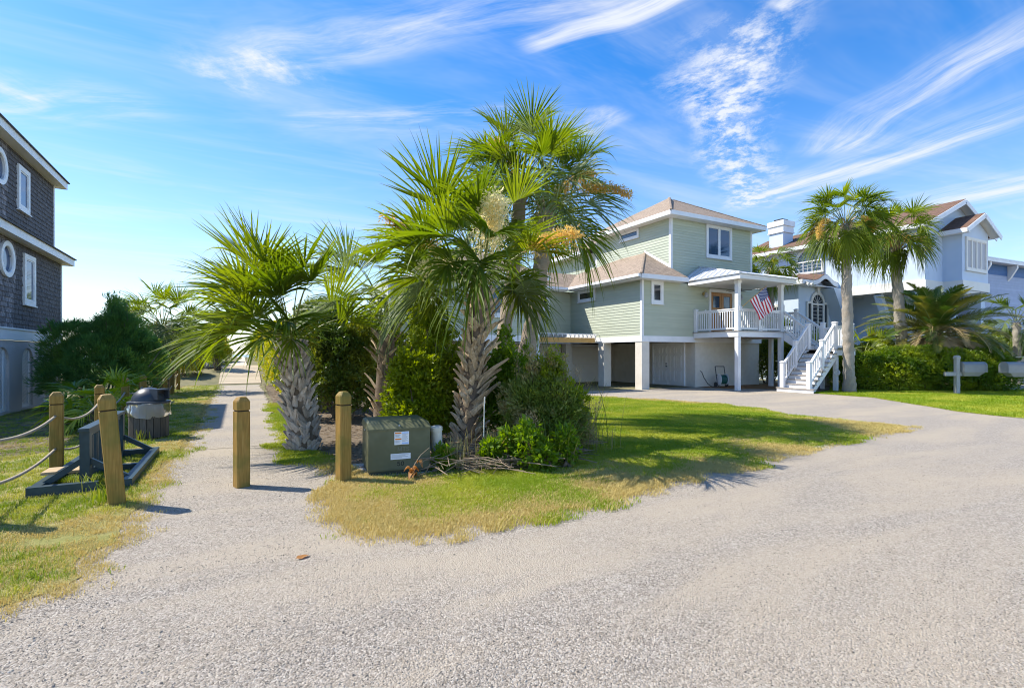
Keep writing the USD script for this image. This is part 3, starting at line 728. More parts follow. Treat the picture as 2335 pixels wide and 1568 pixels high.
# bay between the wings
w = shell(gh, 11.2, 15.2, 21.8, 24.0, 2.06, 4.72)
siding(w, 'y', 21.8, 11.2, FX, Z0, Z1)
# left wing
w = shell(gh, 6.8, 11.2, 18.8, 24.0, 2.06, 4.70)
siding(w, 'y', 18.8, 6.88, 11.12, Z0, Z1)
siding(w, 'x', 6.8, 18.88, 21.5, Z0, Z1)
w = shell(gh, 5.6, 6.8, 21.5, 25.0, 2.06, 4.70)
siding(w, 'y', 21.5, 5.68, 6.8, Z0, Z1)
siding(w, 'x', 5.6, 21.58, 25.0, Z0, Z1)
# upper floor
UX, UY = 17.4, 17.0
UZ1, UE = 7.76, 7.94
w = shell(gh, UX, 23.0, UY, 22.5, 4.6, UZ1 + 0.02)
siding(w, 'y', UY, UX + 0.10, 22.9, 4.95, UZ1)
siding(w, 'x', UX, UY + 0.10, 22.42, 5.0, UZ1)
w = shell(gh, 17.5, 22.0, 22.5, 28.0, 4.6, 7.18)
siding(w, 'x', 17.5, 22.58, 27.5, 5.6, 7.17)
# corner boards and skirt band
def trim(*a):
    return obj('corner_board', box(*a), 'white_paint', gh)
trim(FX - 0.03, FX + 0.09, FY - 0.03, FY + 0.09, 2.31, 4.70)
trim(UX - 0.03, UX + 0.09, UY - 0.03, UY + 0.09, 4.9, UZ1)
trim(22.9, 23.03, UY - 0.03, UY + 0.09, 4.9, UZ1)
trim(UX - 0.025, UX + 0.08, 22.42, 22.53, 5.4, UZ1)
trim(11.1, 11.23, 18.77, 18.9, 2.31, 4.68)
trim(6.77, 6.89, 18.77, 18.89, 2.31, 4.68)
trim(5.57, 5.69, 21.47, 21.59, 2.31, 4.68)
trim(22.93, 23.05, 16.46, 16.56, 2.31, 4.7)
def band(*a):
    return obj('skirt_board', box(*a), 'white_paint', gh)
band(FX - 0.04, 23.04, FY - 0.04, FY + 0.1, 2.05, 2.305)
band(FX - 0.042, FX + 0.06, FY + 0.1, 21.84, 2.05, 2.305)
band(11.2, FX - 0.042, 21.76, 21.9, 2.05, 2.305)
band(6.76, 11.24, 18.76, 18.9, 2.05, 2.305)
band(6.758, 6.9, 18.9, 21.5, 2.05, 2.305)
band(5.56, 6.758, 21.46, 21.6, 2.05, 2.305)
obj('floor', box(FX + 0.02, 23.0, FY + 0.12, 24.0, 2.06, 2.2), 'stucco_cream', gh)
obj('floor', box(5.7, 15.1, 21.95, 25.0, 2.065, 2.2), 'stucco_cream', gh)
obj('floor', box(6.9, 11.15, 18.95, 21.9, 2.07, 2.2), 'stucco_cream', gh)
# ground level
cw = 'stucco_cream'
def column(x, y, a=0.40):
    return obj('pillar', box(x - a / 2, x + a / 2, y - a / 2, y + a / 2, 0, 2.055), cw, gh)
column(FX + 0.19, FY + 0.19, 0.42); column(FX + 0.19, FY + 2.75, 0.42)
column(11.0, 19.0); column(7.0, 19.0); column(15.1, 22.0, 0.36); column(9.0, 19.0, 0.36)
obj('wall', box(18.49, 23.0, FY + 0.06, FY + 0.26, 0, 2.055), cw, gh)
obj('wall', box(18.49, 18.69, FY + 0.26, 22.72, 0, 2.055), cw, gh)
obj('wall', box(22.8, 23.0, FY + 0.26, 24.0, 0, 2.055), cw, gh)
obj('wall', box(5.8, 18.49, 22.5, 22.7, 0, 2.055), cw, gh)
for x in (12.15, 15.15, 18.05):
    obj('pillar', box(x - 0.22, x + 0.22, 22.3, 22.5, 0, 2.055), cw, gh)
for x0, x1 in ((12.45, 14.85), (15.45, 17.75)):
    gd = obj('garage_door', cat_([box(x0 - 0.09, x0, 22.36, 22.5, 0, 2.02), box(x1, x1 + 0.09, 22.36, 22.5, 0, 2.02), box(x0 - 0.09, x1 + 0.09, 22.36, 22.5, 1.93, 2.03)]), 'white_paint', gh)
    for k in range(4):
        obj('panel', box(x0, x1, 22.43, 22.49, 0.03 + k * 0.475, 0.495 + k * 0.475), 'garage_door', gd)
# double storeroom door in the side wall
dd = obj('double_door', cat_([box(18.42, 18.5, 17.16, 17.26, 0.02, 2.0), box(18.42, 18.5, 19.16, 19.26, 0.02, 2.0), box(18.42, 18.5, 17.16, 19.26, 1.98, 2.05)]), 'white_paint', gh)
for y0 in (17.27, 18.22):
    lf = obj('door_leaf', box(18.45, 18.485, y0, y0 + 0.93, 0.03, 1.97), 'white_paint', dd)
    for a in (0.1, 0.53):
        for q0, q1 in ((0.2, 0.75), (0.85, 1.45), (1.55, 1.85)):
            obj('panel', cat_([box(18.437, 18.449, y0 + a, y0 + a + 0.3, q0, q0 + 0.03), box(18.437, 18.449, y0 + a, y0 + a + 0.3, q1 - 0.03, q1), box(18.437, 18.449, y0 + a, y0 + a + 0.03, q0 + .03, q1 - .03), box(18.437, 18.449, y0 + a + 0.27, y0 + a + 0.3, q0 + .03, q1 - .03),
                               box(18.440, 18.449, y0 + a + 0.06, y0 + a + 0.24, q0 + 0.06, q1 - 0.06)]), 'white_paint', dd)
    for q in (0.3, 1.0, 1.75):
        obj('hinge', box(18.436, 18.452, (17.262 if y0 < 18 else 19.145), (17.275 if y0 < 18 else 19.158), q, q + 0.1), 'steel', dd)
for q in (0.93, 1.06):
    h = rot(lathe([(0.028, 0), (0.028, 0.02), (0.02, 0.03), (0.032, 0.05), (0.018, 0.065)], 12), (0, 1, 0), -math.pi / 2)
    obj('door_knob', move(h, (18.45, 18.30, q)), 'black_metal', dd)
# roofs
def roof(name, *polys, m='roof_tan', t=0.05):
    return obj(name, cat_([slab(p, t) for p in polys]), m, gh)
EX, EY = 14.7, 16.0
PK = 6.44
roof('roof', [(EX, EY, ZE), (UX, 18.7, PK), (UX, 20.4, PK), (16.5, 23.1, 5.91), (EX, 21.3, ZE)],
     [(EX, EY, ZE), (17.45, EY, ZE), (UX + 0.02, 18.7, PK)],
     [(EX, 21.3, ZE), (16.5, 23.1, 5.91), (10.9, 23.1, 5.91), (10.9, 21.3, ZE)],
     [(16.5, 23.1, 5.91), (UX, 20.4, PK), (UX + 0.1, 24.0, 6.0)],
     [(10.9, 23.1, 5.91), (16.5, 23.1, 5.91), (17.5, 24.4, 5.95), (10.9, 26.0, 5.95)])
roof('roof', [(6.3, 18.3, ZE - 0.03), (11.7, 18.3, ZE - 0.03), (9.0, 21.0, 6.4)], [(6.3, 18.3, ZE - 0.03), (9.0, 21.0, 6.4), (9.0, 24.0, 6.4), (6.3, 24.5, ZE - 0.03)], [(11.7, 18.3, ZE - 0.03), (11.7, 24.0, ZE - 0.03), (9.0, 24.0, 6.4), (9.0, 21.0, 6.4)])
A, B, C, D = (UX - .5, UY - .5, UE), (23.5, UY - .5, UE), (23.5, 23.0, UE), (UX - .5, 23.0, UE)
R0, R1 = (19.9, 19.55, 9.72), (20.4, 19.75, 9.72)
roof('roof', [A, B, R1, R0], [B, C, R1], [C, D, R0, R1], [D, A, R0])
roof('roof', [(17.0, 22.4, 7.35), (17.0, 28.2, 7.35), (19.7, 25.3, 8.8), (19.7, 24.9, 8.8)], [(17.0, 28.2, 7.35), (22.5, 28.2, 7.35), (19.7, 25.3, 8.8)], [(22.5, 28.2, 7.35), (22.5, 22.4, 7.35), (19.7, 24.9, 8.8), (19.7, 25.3, 8.8)])
# shingled ridge caps
def cap(*p):
    return obj('ridge_cap', tube(p, 0.07, 6, flat=0.5), 'roof_tan', gh)
cap(A, R0); cap(B, R1); cap((EX, EY, ZE), (UX, 18.7, PK))
# eaves: fascia, soffit, gutter
def eave(p0, p1, z, inward, gut=False, depth=0.5):
    p0, p1 = np.array(p0, float), np.array(p1, float)
    n = np.array(inward, float)
    obj('fascia', bar((*p0, z - 0.10), (*p1, z - 0.10), 0.03, 0.19), 'white_paint', gh)
    q0, q1 = p0 + n * (depth / 2 + 0.017), p1 + n * (depth / 2 + 0.017)
    sz = z - (0.175 if abs(n[0]) > .5 else 0.179)
    obj('soffit', bar((*q0, sz), (*q1, sz), depth, 0.02), 'white_paint', gh)
    if gut:
        g0, g1 = p0 - n * 0.075, p1 - n * 0.075
        obj('gutter', bar((*g0, z - 0.075), (*g1, z - 0.075), 0.11, 0.12), 'white_paint', gh)
eave((EX, EY + .02), (EX, 21.25), ZE, (1, 0), True)
eave((EX + .02, EY), (17.45, EY), ZE, (0, 1))
eave((11.3, 21.28), (EX - 0.06, 21.28), ZE, (0, 1), True)
eave((6.32, 18.3), (11.7, 18.3), ZE - .03, (0, 1))
eave((6.3, 18.3), (6.3, 24.4), ZE - .03, (1, 0))
eave((A[0], A[1] + .02), (D[0], D[1] - .02), UE, (1, 0))
eave((A[0] + .02, A[1]), (B[0] - .02, B[1]), UE, (0, 1))
eave((B[0], B[1] + .02), (C[0], C[1] - .02), UE, (-1, 0))
eave((17.0, 23.05), (17.0, 28.2), 7.35, (1, 0))
ds = tube([(11.36, 21.22, 4.83), (11.34, 21.0, 4.80), (11.34, 18.95, 4.62), (11.30, 18.78, 4.45), (11.30, 18.72, 4.2)], 0.045, 8)
obj('downspout', cat_([tube([(11.55, 21.15, 4.86), (11.42, 20.6, 4.84), (11.36, 19.4, 4.80), (11.32, 18.85, 4.66), (11.31, 18.70, 4.40)], 0.05, 8), box(11.26, 11.36, 18.62, 18.72, 0.1, 4.45)]), 'white_paint', gh)
obj('flashing', cat_([slab([(17.36, 17.0, 5.46), (17.36, 18.7, 6.46), (17.38, 18.7, 6.56), (17.38, 17.0, 5.58)], 0.01), box(17.5, 23.0, 16.95, 16.985, 4.86, 5.02)]), 'white_paint', gh)
# windows
window(gh, 'y', FY, 15.70, 16.40, 3.70, 4.69, fw=0.13, glass='glass_dark')
window(gh, 'x', FX, 19.7, 21.1, 4.12, 4.69, fw=0.11, glass='glass_dark')
window(gh, 'y', 21.8, 12.1, 13.88, 3.72, 4.69, fw=0.14, glass='glass_dark')
window(gh, 'y', 18.8, 8.85, 9.98, 3.05, 4.62, fw=0.14)
window(gh, 'x', 6.8, 19.6, 20.9, 3.2, 4.4, fw=0.12)
window(gh, 'x', UX, 19.08, 20.5, 7.28, 7.75, fw=0.10)
window(gh, 'y', UY, 19.68, 21.48, 6.15, 7.74, fw=0.13, panes=2)
# front door and porch lights
fd = obj('front_door', cat_([box(19.28, 19.40, FY - 0.06, FY, 2.5, 4.42), box(20.86, 20.98, FY - 0.06, FY, 2.5, 4.42), box(19.28, 20.98, FY - 0.07, FY, 4.42, 4.56)]), 'white_paint', gh)
for x0 in (19.42, 20.14):
    x1 = x0 + 0.70
    obj('door_leaf', cat_([box(x0, x0 + 0.13, FY - 0.045, FY - 0.01, 2.52, 4.40), box(x1 - 0.13, x1, FY - 0.045, FY - 0.01, 2.52, 4.40), box(x0 + .13, x1 - .13, FY - 0.045, FY - 0.01, 4.24, 4.40), box(x0 + .13, x1 - .13, FY - 0.045, FY - 0.01, 3.56, 3.70), box(x0 + .13, x1 - .13, FY - 0.045, FY - 0.01, 2.52, 2.72),
                           box(x0 + .13, x1 - .13, FY - 0.03, FY - 0.012, 2.72, 3.56), box(x0 + 0.33, x0 + 0.37, FY - 0.04, FY - 0.012, 2.72, 3.56)]), 'oak_door', fd)
    obj('door_glass', box(x0 + 0.13, x1 - 0.13, FY - 0.03, FY - 0.012, 3.70, 4.24), 'glass_blue', fd)
obj('door_handle', cat_([box(20.06, 20.10, FY - 0.10, FY - 0.045, 3.26, 3.42), box(20.06, 20.10, FY - 0.07, FY - 0.045, 3.18, 3.5)]), 'black_metal', fd)
obj('door_bell', box(19.02, 19.10, FY - 0.045, FY - 0.015, 3.45, 3.57), 'white_paint', gh)
for x in (18.92, 21.3):
    sc = obj('wall_light', cat_([move(rot(lathe([(0.07, 0), (0.07, 0.03)], 14), (1, 0, 0), math.pi / 2), (x, FY - 0.02, 4.30)), tube([(x, FY - .05, 4.32), (x, FY - .14, 4.42), (x, FY - .2, 4.38)], 0.012, 6)]), 'brass', gh)
    obj('lamp_shade', lathe([(0.03, 0.16), (0.10, 0.02), (0.10, 0), (0.075, -0.06), (0.02, -0.09)], 12, (x, FY - .2, 4.2)), 'sticker_gray', sc)
# ------------------------------------------------------------------ the porch: deck, posts, rails, tin roof
DX0, DX1, DY, DZ = 18.25, 22.35, 14.1, 2.5
PX1 = 21.2
for k in range(17):
    y = DY - 0.03 + k * 0.145
    obj('deck_board', box(DX0 - 0.03, DX1, y, y + 0.138, DZ - 0.035, DZ), 'gray_lumber', gh)
obj('deck_skirt', cat_([box(DX0, PX1 + .05, DY, DY + 0.04, 2.24, DZ - 0.037), box(DX0, DX0 + 0.04, DY + .04, FY - 0.045, 2.24, DZ - 0.037), box(PX1 + .06, DX1, DY + .05, DY + .09, 2.24, DZ - .037), box(DX1 - .04, DX1, DY + .09, FY + .4, 2.24, DZ - .037)]), 'white_paint', gh)
obj('deck_joists', cat_([box(DX0 + 0.3 + k * 0.5, DX0 + 0.34 + k * 0.5, DY + 0.06, FY - 0.05, 2.27, DZ - 0.037) for k in range(8)]), 'gray_lumber', gh)
for x, y, z in ((DX0 + 0.02, DY + .02, 4.62), (PX1 - .08, DY + .02, 4.62)):
    obj('porch_post', cat_([box(x - 0.005, x + 0.165, y - 0.005, y + 0.165, 0.0, z), box(x - 0.025, x + 0.185, y - 0.025, y + 0.185, z - 0.14, z - 0.02), box(x - 0.02, x + 0.18, y - 0.02, y + 0.18, DZ, DZ + 0.12)]), 'white_paint', gh)
obj('porch_post', box(DX1 - 0.2, DX1 - 0.04, 15.3, 15.46, 0, 2.24), 'white_paint', gh)


def rail(parent, p0, p1, z0, z1=None, h=0.92, spacing=0.115, m='white_paint'):
    """Top and bottom rail with balusters from p0 to p1; z0, z1 are the floor levels at the two ends."""
    z1 = z0 if z1 is None else z1
    p0, p1 = np.array(p0, float), np.array(p1, float)
    L = np.linalg.norm(p1 - p0)
    obj('hand_rail', bar((*p0, z0 + h), (*p1, z1 + h), 0.09, 0.045), m, parent)
    obj('rail', bar((*p0, z0 + h - 0.06), (*p1, z1 + h - 0.06), 0.04, 0.07), m, parent)
    obj('rail', bar((*p0, z0 + 0.10), (*p1, z1 + 0.10), 0.045, 0.08), m, parent)
    n = max(2, int(L / spacing))
    for k in range(n):
        t = (k + 0.5) / n
        c = p0 + (p1 - p0) * t
        z = z0 + (z1 - z0) * t
        obj('baluster', box(c[0] - 0.017, c[0] + 0.017, c[1] - 0.017, c[1] + 0.017, z + 0.10, z + h - 0.06), m, parent)


def newel(parent, x, y, z0, z1, a=0.14, m='white_paint'):
    return obj('newel_post', cat_([box(x - a / 2, x + a / 2, y - a / 2, y + a / 2, z0, z1), loft([[(x + sx * s, y + sy * s, z) for sx, sy in ((-1, -1), (1, -1), (1, 1), (-1, 1))] for s, z in ((a / 2 + .02, z1), (a / 2 + .02, z1 + .025), (a * .25, z1 + .06))])]), m, parent)


rail(gh, (DX0 + .10, FY - 0.16), (DX0 + .10, DY + 0.19), DZ)
rail(gh, (DX0 + .19, DY + .10), (19.62, DY + .10), DZ)
rail(gh, (19.76, DY + .10), (PX1 - .08, DY + .10), DZ)
newel(gh, DX0 + .10, FY - 0.10, DZ, DZ + 1.0); newel(gh, 19.69, DY + .10, DZ, DZ + 0.95, 0.12)
newel(gh, DX1 - .02, DY + .10, DZ, DZ + 1.02, 0.14)
rail(gh, (DX1 - .02, DY + .2), (DX1 - .02, FY - .1), DZ)
# tin roof of the porch
TE = 4.82
a, b, c, d = (17.85, 13.7, TE), (21.65, 13.7, TE), (21.65, 16.95, TE), (17.85, 16.95, TE)
r0, r1 = (19.15, 16.95, 5.62), (20.4, 16.95, 5.62)
tr = obj('porch_roof', cat_([slab([a, b, r1, r0], 0.03), slab([b, c, r1], 0.03), slab([d, a, r0], 0.03)]), 'tin_roof', gh)
for k in range(11):
    x = 17.95 + k * 0.36
    lo = np.array([x, 13.7, TE + .012])
    y = 13.7 + 3.25 * min(1, (x - 17.85) / 1.3, (21.65 - x) / 1.25)
    obj('seam', bar(lo, (x, y, TE + .012 + (y - 13.7) / 3.25 * .8), 0.02, 0.03), 'tin_roof', tr)
for k in range(9):
    y = 14.0 + k * 0.34
    t = (y - 13.7) / 3.25
    obj('seam', bar((17.85, y, TE + .012), (17.85 + 1.3 * t, y, TE + .012 + .8 * t), 0.02, 0.03), 'tin_roof', tr)
for p, q in ((a, r0), (b, r1)):
    obj('roof_cap', tube([np.add(p, (0, 0, .02)), np.add(q, (0, 0, .02))], 0.035, 6), 'tin_roof', gh)
obj('porch_beam', cat_([box(17.9, 21.6, 13.74, 13.80, 4.60, TE - .035), box(17.9, 17.96, 13.80, FY - .05, 4.60, TE - .035), box(21.54, 21.6, 13.80, FY - .05, 4.60, TE - .035)]), 'white_paint', gh)
obj('porch_ceiling', box(17.96, 21.54, 13.80, FY - .04, 4.61, 4.64), 'white_paint', gh)
obj('porch_fan', cat_([tube([(19.7, 15.2, 4.61), (19.7, 15.2, 4.42)], 0.02, 8), lathe([(0.04, 0.06), (0.11, 0.04), (0.11, -0.03), (0.05, -0.07)], 14, (19.7, 15.2, 4.36))] + [move(box(0.1, 0.55, -0.06, 0.06, 4.35, 4.362), (19.7, 15.2, 0), k * 2 * math.pi / 5 + .2) for k in range(5)]), 'black_metal', gh)
# stair: four steps down towards the road, a landing, then a flight to the left
LZ, LX0, LX1, LY0, LY1 = 1.72, 21.08, 22.38, 11.72, 13.1
st = thing('porch_stair', 'white wooden porch stair with grey treads turning at a landing beside the palm trunk', 'stairs', (0, 0, 0))
for k in range(4):
    z, y = DZ - (k + 1) * 0.195, DY - (k + 1) * 0.25
    if k < 3:
        obj('tread', box(PX1 + .12, DX1 - .06, y, y + 0.275, z - 0.035, z), 'gray_lumber', st)
    obj('riser', box(PX1 + .12, DX1 - .06, y + 0.25, y + 0.27, z, z + 0.158), 'white_paint', st)
for x in (PX1 + .07, DX1 - .05):
    obj('stringer', prism([(DY, 2.49), (DY, 2.12), (LY1 - .02, 1.45), (LY1 - .02, 1.74)], 'x', x, x + .05), 'white_paint', st)
NR, RISE, BX = 10, LZ / 10, 19.33
RUN = (LX0 - BX) / 9.0
for k in range(NR):
    x, z = BX + k * RUN, (k + 1) * RISE
    wide = (11.62, 13.12) if k == 0 else (11.78, 12.98)
    obj('riser', box(x, x + 0.02, *wide, k * RISE if k else 0.004, z - 0.036), 'white_paint', st)
    if k < NR - 1:
        obj('tread', box(x - 0.03, x + RUN + 0.012, wide[0] - (.02 if k == 0 else 0.06), wide[1] + (.02 if k == 0 else 0.0), z - 0.035, z), 'gray_lumber', st)
for y in (11.79, 12.985):
    obj('stringer', prism([(BX + .02, 0.005), (BX + .30, 0.005), (LX0 + .02, LZ - .42), (LX0 + .02, LZ - .04), (BX + RUN, RISE - .04), (BX + .02, RISE - .04)], 'y', y - .03, y + .03), 'white_paint', st)
obj('landing_skirt', cat_([box(LX0, LX1, LY0, LY0 + .04, LZ - .26, LZ - .037), box(LX1 - .04, LX1, LY0 + .04, LY1, LZ - .26, LZ - .037), box(LX0, LX1 - .04, LY1 - .04, LY1, LZ - .26, LZ - .037), box(LX0, LX0 + .04, LY0 + .04, LY1 - .04, LZ - .26, LZ - .037)]), 'white_paint', st)
for k in range(9):
    y = LY0 - .03 + k * .157
    obj('deck_board', box(LX0 - .03, LX1 + .02, y, y + .15, LZ - .035, LZ), 'gray_lumber', st)
for x, y in ((LX0 + .08, LY0 + .1), (LX1 - .1, LY0 + .1), (LX1 - .1, LY1 - .1), (LX0 + .14, LY1 - .12)):
    obj('stair_post', box(x - .07, x + .07, y - .07, y + .07, 0, LZ - .26), 'white_paint', st)
for y in (11.84, 12.93):
    s = LZ / (LX0 - BX)
    newel(st, BX + .10, y, RISE, 1.18, 0.15)
    xm = (BX + LX0) / 2 + .05
    newel(st, xm, y, (xm - BX) * s + .02, (xm - BX) * s + 1.13, 0.13)
    newel(st, LX0 + .05, y, LZ - .1, LZ + 1.05, 0.15)
    rail(st, (BX + .18, y), (xm - .07, y), .18 * s + .12, (xm - .07 - BX) * s + .12, 0.86, 0.10)
    rail(st, (xm + .07, y), (LX0 - .03, y), (xm + .07 - BX) * s + .12, (LX0 - .03 - BX) * s + .12, 0.86, 0.10)
newel(st, LX1 - .07, 11.84, LZ, LZ + 1.02); newel(st, LX1 - .07, LY1 - .1, LZ - .1, LZ + 1.12, 0.15)
rail(st, (LX0 + .13, 11.84), (LX1 - .15, 11.84), LZ); rail(st, (LX1 - .07, 11.92), (LX1 - .07, LY1 - .18), LZ)
rail(st, (PX1 + .10, DY - .02), (PX1 + .02, LY1 + .02), DZ, LZ + .06, 0.90)
rail(st, (DX1 - .02, DY + .02), (DX1 - .06, LY1 - .02), DZ, LZ + .06, 0.90)
obj('hose_reel', cat_([move(rot(trimesh_t, (0, 1, 0), math.pi / 2), (LX0 + .02, LY0 + .02, 0.78)) for trimesh_t in [(lambda m: (np.array(m.vertices), np.array(m.faces)))(trimesh.creation.torus(0.10, 0.03, 20, 8))]]), 'white_worn', st)
# ------------------------------------------------------------------ pergola over the garage doors
pg = thing('pergola', 'new yellow timber pergola beam with short white rafters over the garage doors', 'pergola', (0, 0, 0))
obj('beam', box(11.45, 15.0, 19.50, 19.58, 2.06, 2.28), 'new_lumber', pg)
for k in range(15):
    x = 11.55 + k * 0.24
    obj('rafter', prism([(19.32, 2.33), (19.32, 2.40), (19.36, 2.44), (21.74, 2.44), (21.74, 2.29), (19.40, 2.29)], 'x', x, x + 0.04), 'white_worn', pg)
for y in (19.40, 19.75, 20.1):
    obj('batten', box(11.45, 15.15, y, y + .03, 2.445, 2.475), 'white_worn', pg)
# things about the porch
fl = thing('flag', 'American flag on a tilted yellow pole fixed to the porch post', 'flag', (18.36, 14.08, 3.42))
ptop = np.array([.86, -0.58, .92])
obj('pole', tube([(0, 0, 0), ptop], 0.014, 8), 'new_lumber', fl)
obj('pole_bracket', cat_([box(-0.05, 0.05, -0.015, 0.03, -0.1, 0.1), tube([(0, 0, 0), ptop * 0.07], 0.025, 8)]), 'white_paint', fl)


def flag_point(u, v):
    """u along the fly, v down the hoist: the cloth hangs from the pole and falls in folds."""
    h = ptop * (0.98 - 0.62 * v)
    fall = np.array([0.42, -0.10, -1.0]); fall = fall / np.linalg.norm(fall)
    fold = 0.055 * math.sin(u * 4.0 + v * 9.0) * u ** 0.5 + 0.03 * math.sin(u * 9 - v * 14) * u
    side = np.array([0.5, 0.85, 0.0])
    pull = np.array([0.12, 0, 0]) * (1 - v) * u
    return h * (1 - 0.25 * u) + ptop * 0.18 * u + fall * .98 * u + side * fold + pull


def cloth(u0, u1, v0, v1, nu, nv, lift=0.0):
    us, vs_ = np.linspace(u0, u1, nu + 1), np.linspace(v0, v1, nv + 1)
    pts = np.array([[flag_point(a, b) for b in vs_] for a in us])
    vv = pts.reshape(-1, 3) + lift * np.array([-0.45, -0.89, 0.0])
    f = []
    for i in range(nu):
        for j in range(nv):
            q = i * (nv + 1) + j
            f += [[q, q + 1, q + nv + 2], [q, q + nv + 2, q + nv + 1]]
    return vv, np.array(f)


for k in range(13):
    obj('stripe', cloth(0.4 if k < 7 else 0.0, 1.0, k / 13, (k + 1) / 13, 16, 1), 'flag_red' if k % 2 == 0 else 'flag_white', fl, smooth=True)
cn = obj('canton', cloth(0.0, 0.4, 0.0, 7 / 13, 10, 8), 'flag_blue', fl, smooth=True)
stars = []
for r in range(9):
    for c in range(6 if r % 2 == 0 else 5):
        u, v = 0.4 * ((c * 2 + 1 + r % 2) / 12), 7 / 13 * (r + 1) / 10
        o, e1, e2 = flag_point(u, v), unit(flag_point(u + .02, v) - flag_point(u, v)), unit(flag_point(u, v + .02) - flag_point(u, v))
        for lift in (-0.004, 0.004):
            nn = unit(np.cross(e1, e2)) * lift
            ring = [o + nn + (e1 * math.cos(q) + e2 * math.sin(q)) * (0.022 if i % 2 == 0 else 0.009) for i, q in enumerate(np.arange(10) * math.pi / 5)]
            stars.append(poly3([o + nn] + ring + [ring[0]]))
obj('star', cat_(stars), 'flag_white', cn, kind='stuff')
rk = thing('rocking_chair', 'white slatted rocking chair behind the porch railing under the flag', 'chair', (20.75, 15.3, DZ), math.radians(200))
obj('seat', box(-0.27, 0.27, -0.25, 0.25, 0.40, 0.44), 'white_paint', rk)
for k in range(6):
    obj('slat', bar((-0.24 + k * .096, 0.24, 0.44), (-0.24 + k * .096, 0.42, 1.08), 0.06, 0.015, (0, 1, 0)), 'white_paint', rk)
obj('backrest_frame', cat_([bar((-0.3, 0.24, 0.2), (-0.3, 0.43, 1.12), 0.04, 0.04, (0, 1, 0)), bar((0.3, 0.24, 0.2), (0.3, 0.43, 1.12), 0.04, 0.04, (0, 1, 0)), bar((-0.3, .42, 1.1), (0.3, .42, 1.1), 0.03, 0.08)]), 'white_paint', rk)
for s in (-1, 1):
    obj('armrest', box(s * .3 - .05, s * .3 + .05, -0.28, 0.3, 0.64, 0.665), 'white_paint', rk)
    obj('leg', box(s * .29 - .02, s * .29 + .02, -0.25, -0.21, 0.05, 0.64), 'white_paint', rk)
    obj('rocker', tube([(s * .3, -0.42, 0.08), (s * .3, -0.2, 0.025), (s * .3, 0.15, 0.02), (s * .3, 0.5, 0.1)], 0.02, 6), 'white_paint', rk)
hc = thing('hose_cart', 'green and white hose reel cart leaning on the stucco wall behind the porch post', 'hose cart', (19.55, 16.0, 0.0), math.radians(-20))
obj('frame', cat_([tube([(-0.22, 0.15, 0.95), (-0.22, -0.05, 0.1), (-0.22, -0.3, 0.02)], 0.018, 6), tube([(0.22, 0.15, 0.95), (0.22, -0.05, 0.1), (0.22, -0.3, 0.02)], 0.018, 6), tube([(-0.22, 0.15, 0.95), (0.22, 0.15, 0.95)], 0.02, 6), bar((-0.22, .05, .55), (0.22, .05, .55), .05, .03)]), 'black_metal', hc)
for s in (-1, 1):
    obj('reel_flange', move(rot(lathe([(0.02, -.01), (0.25, -.01), (0.26, 0), (0.25, .01), (0.02, .01)], 20), (0, 1, 0), math.pi / 2), (s * .17, -.08, .36)), 'white_worn', hc)
    obj('wheel', move(rot(lathe([(0.02, -.025), (0.11, -.025), (0.12, 0), (0.11, .025), (0.02, .025)], 16), (0, 1, 0), math.pi / 2), (s * .27, .02, .12)), 'black_metal', hc)
obj('hose', tube([(-.14 + .28 * k / 140, -.08 + .2 * math.cos(k * .45), .36 + .2 * math.sin(k * .45)) for k in range(140)], 0.016, 5), 'hose_green', hc)
hs = obj('garden_hose', tube([(18.66, 16.42, 0.75), (18.68, 16.36, 0.70), (18.75, 16.3, 0.45), (18.9, 16.2, 0.15), (19.05, 16.1, 0.03), (19.3, 16.0, 0.02), (19.4, 15.98, .1)], 0.018, 6), 'black_metal')
keys(hs, 'thin black hose running from the stucco wall down to the reel cart', 'hose')
# ------------------------------------------------------------------ the weathered shingle house on the left
lh = thing('shingle_house', 'dark weathered shingle house with white trim and round windows on a grey stucco base', 'house', (0, 0, 0))
LX, LYA, LYB = -5.1, 15.7, 21.5
SY1, SZ0, SZ1, TZ0, TZ1 = 21.5, 2.18, 4.42, 4.75, 6.85
obj('wall', box(LX - 7, LX - 0.02, LYA, LYB, 2.0, 4.6), 'cedar_shingle', lh)
obj('wall', box(LX - 7, LX - 0.12, LYA, LYB - 0.35, 4.5, 6.95), 'cedar_shingle', lh)
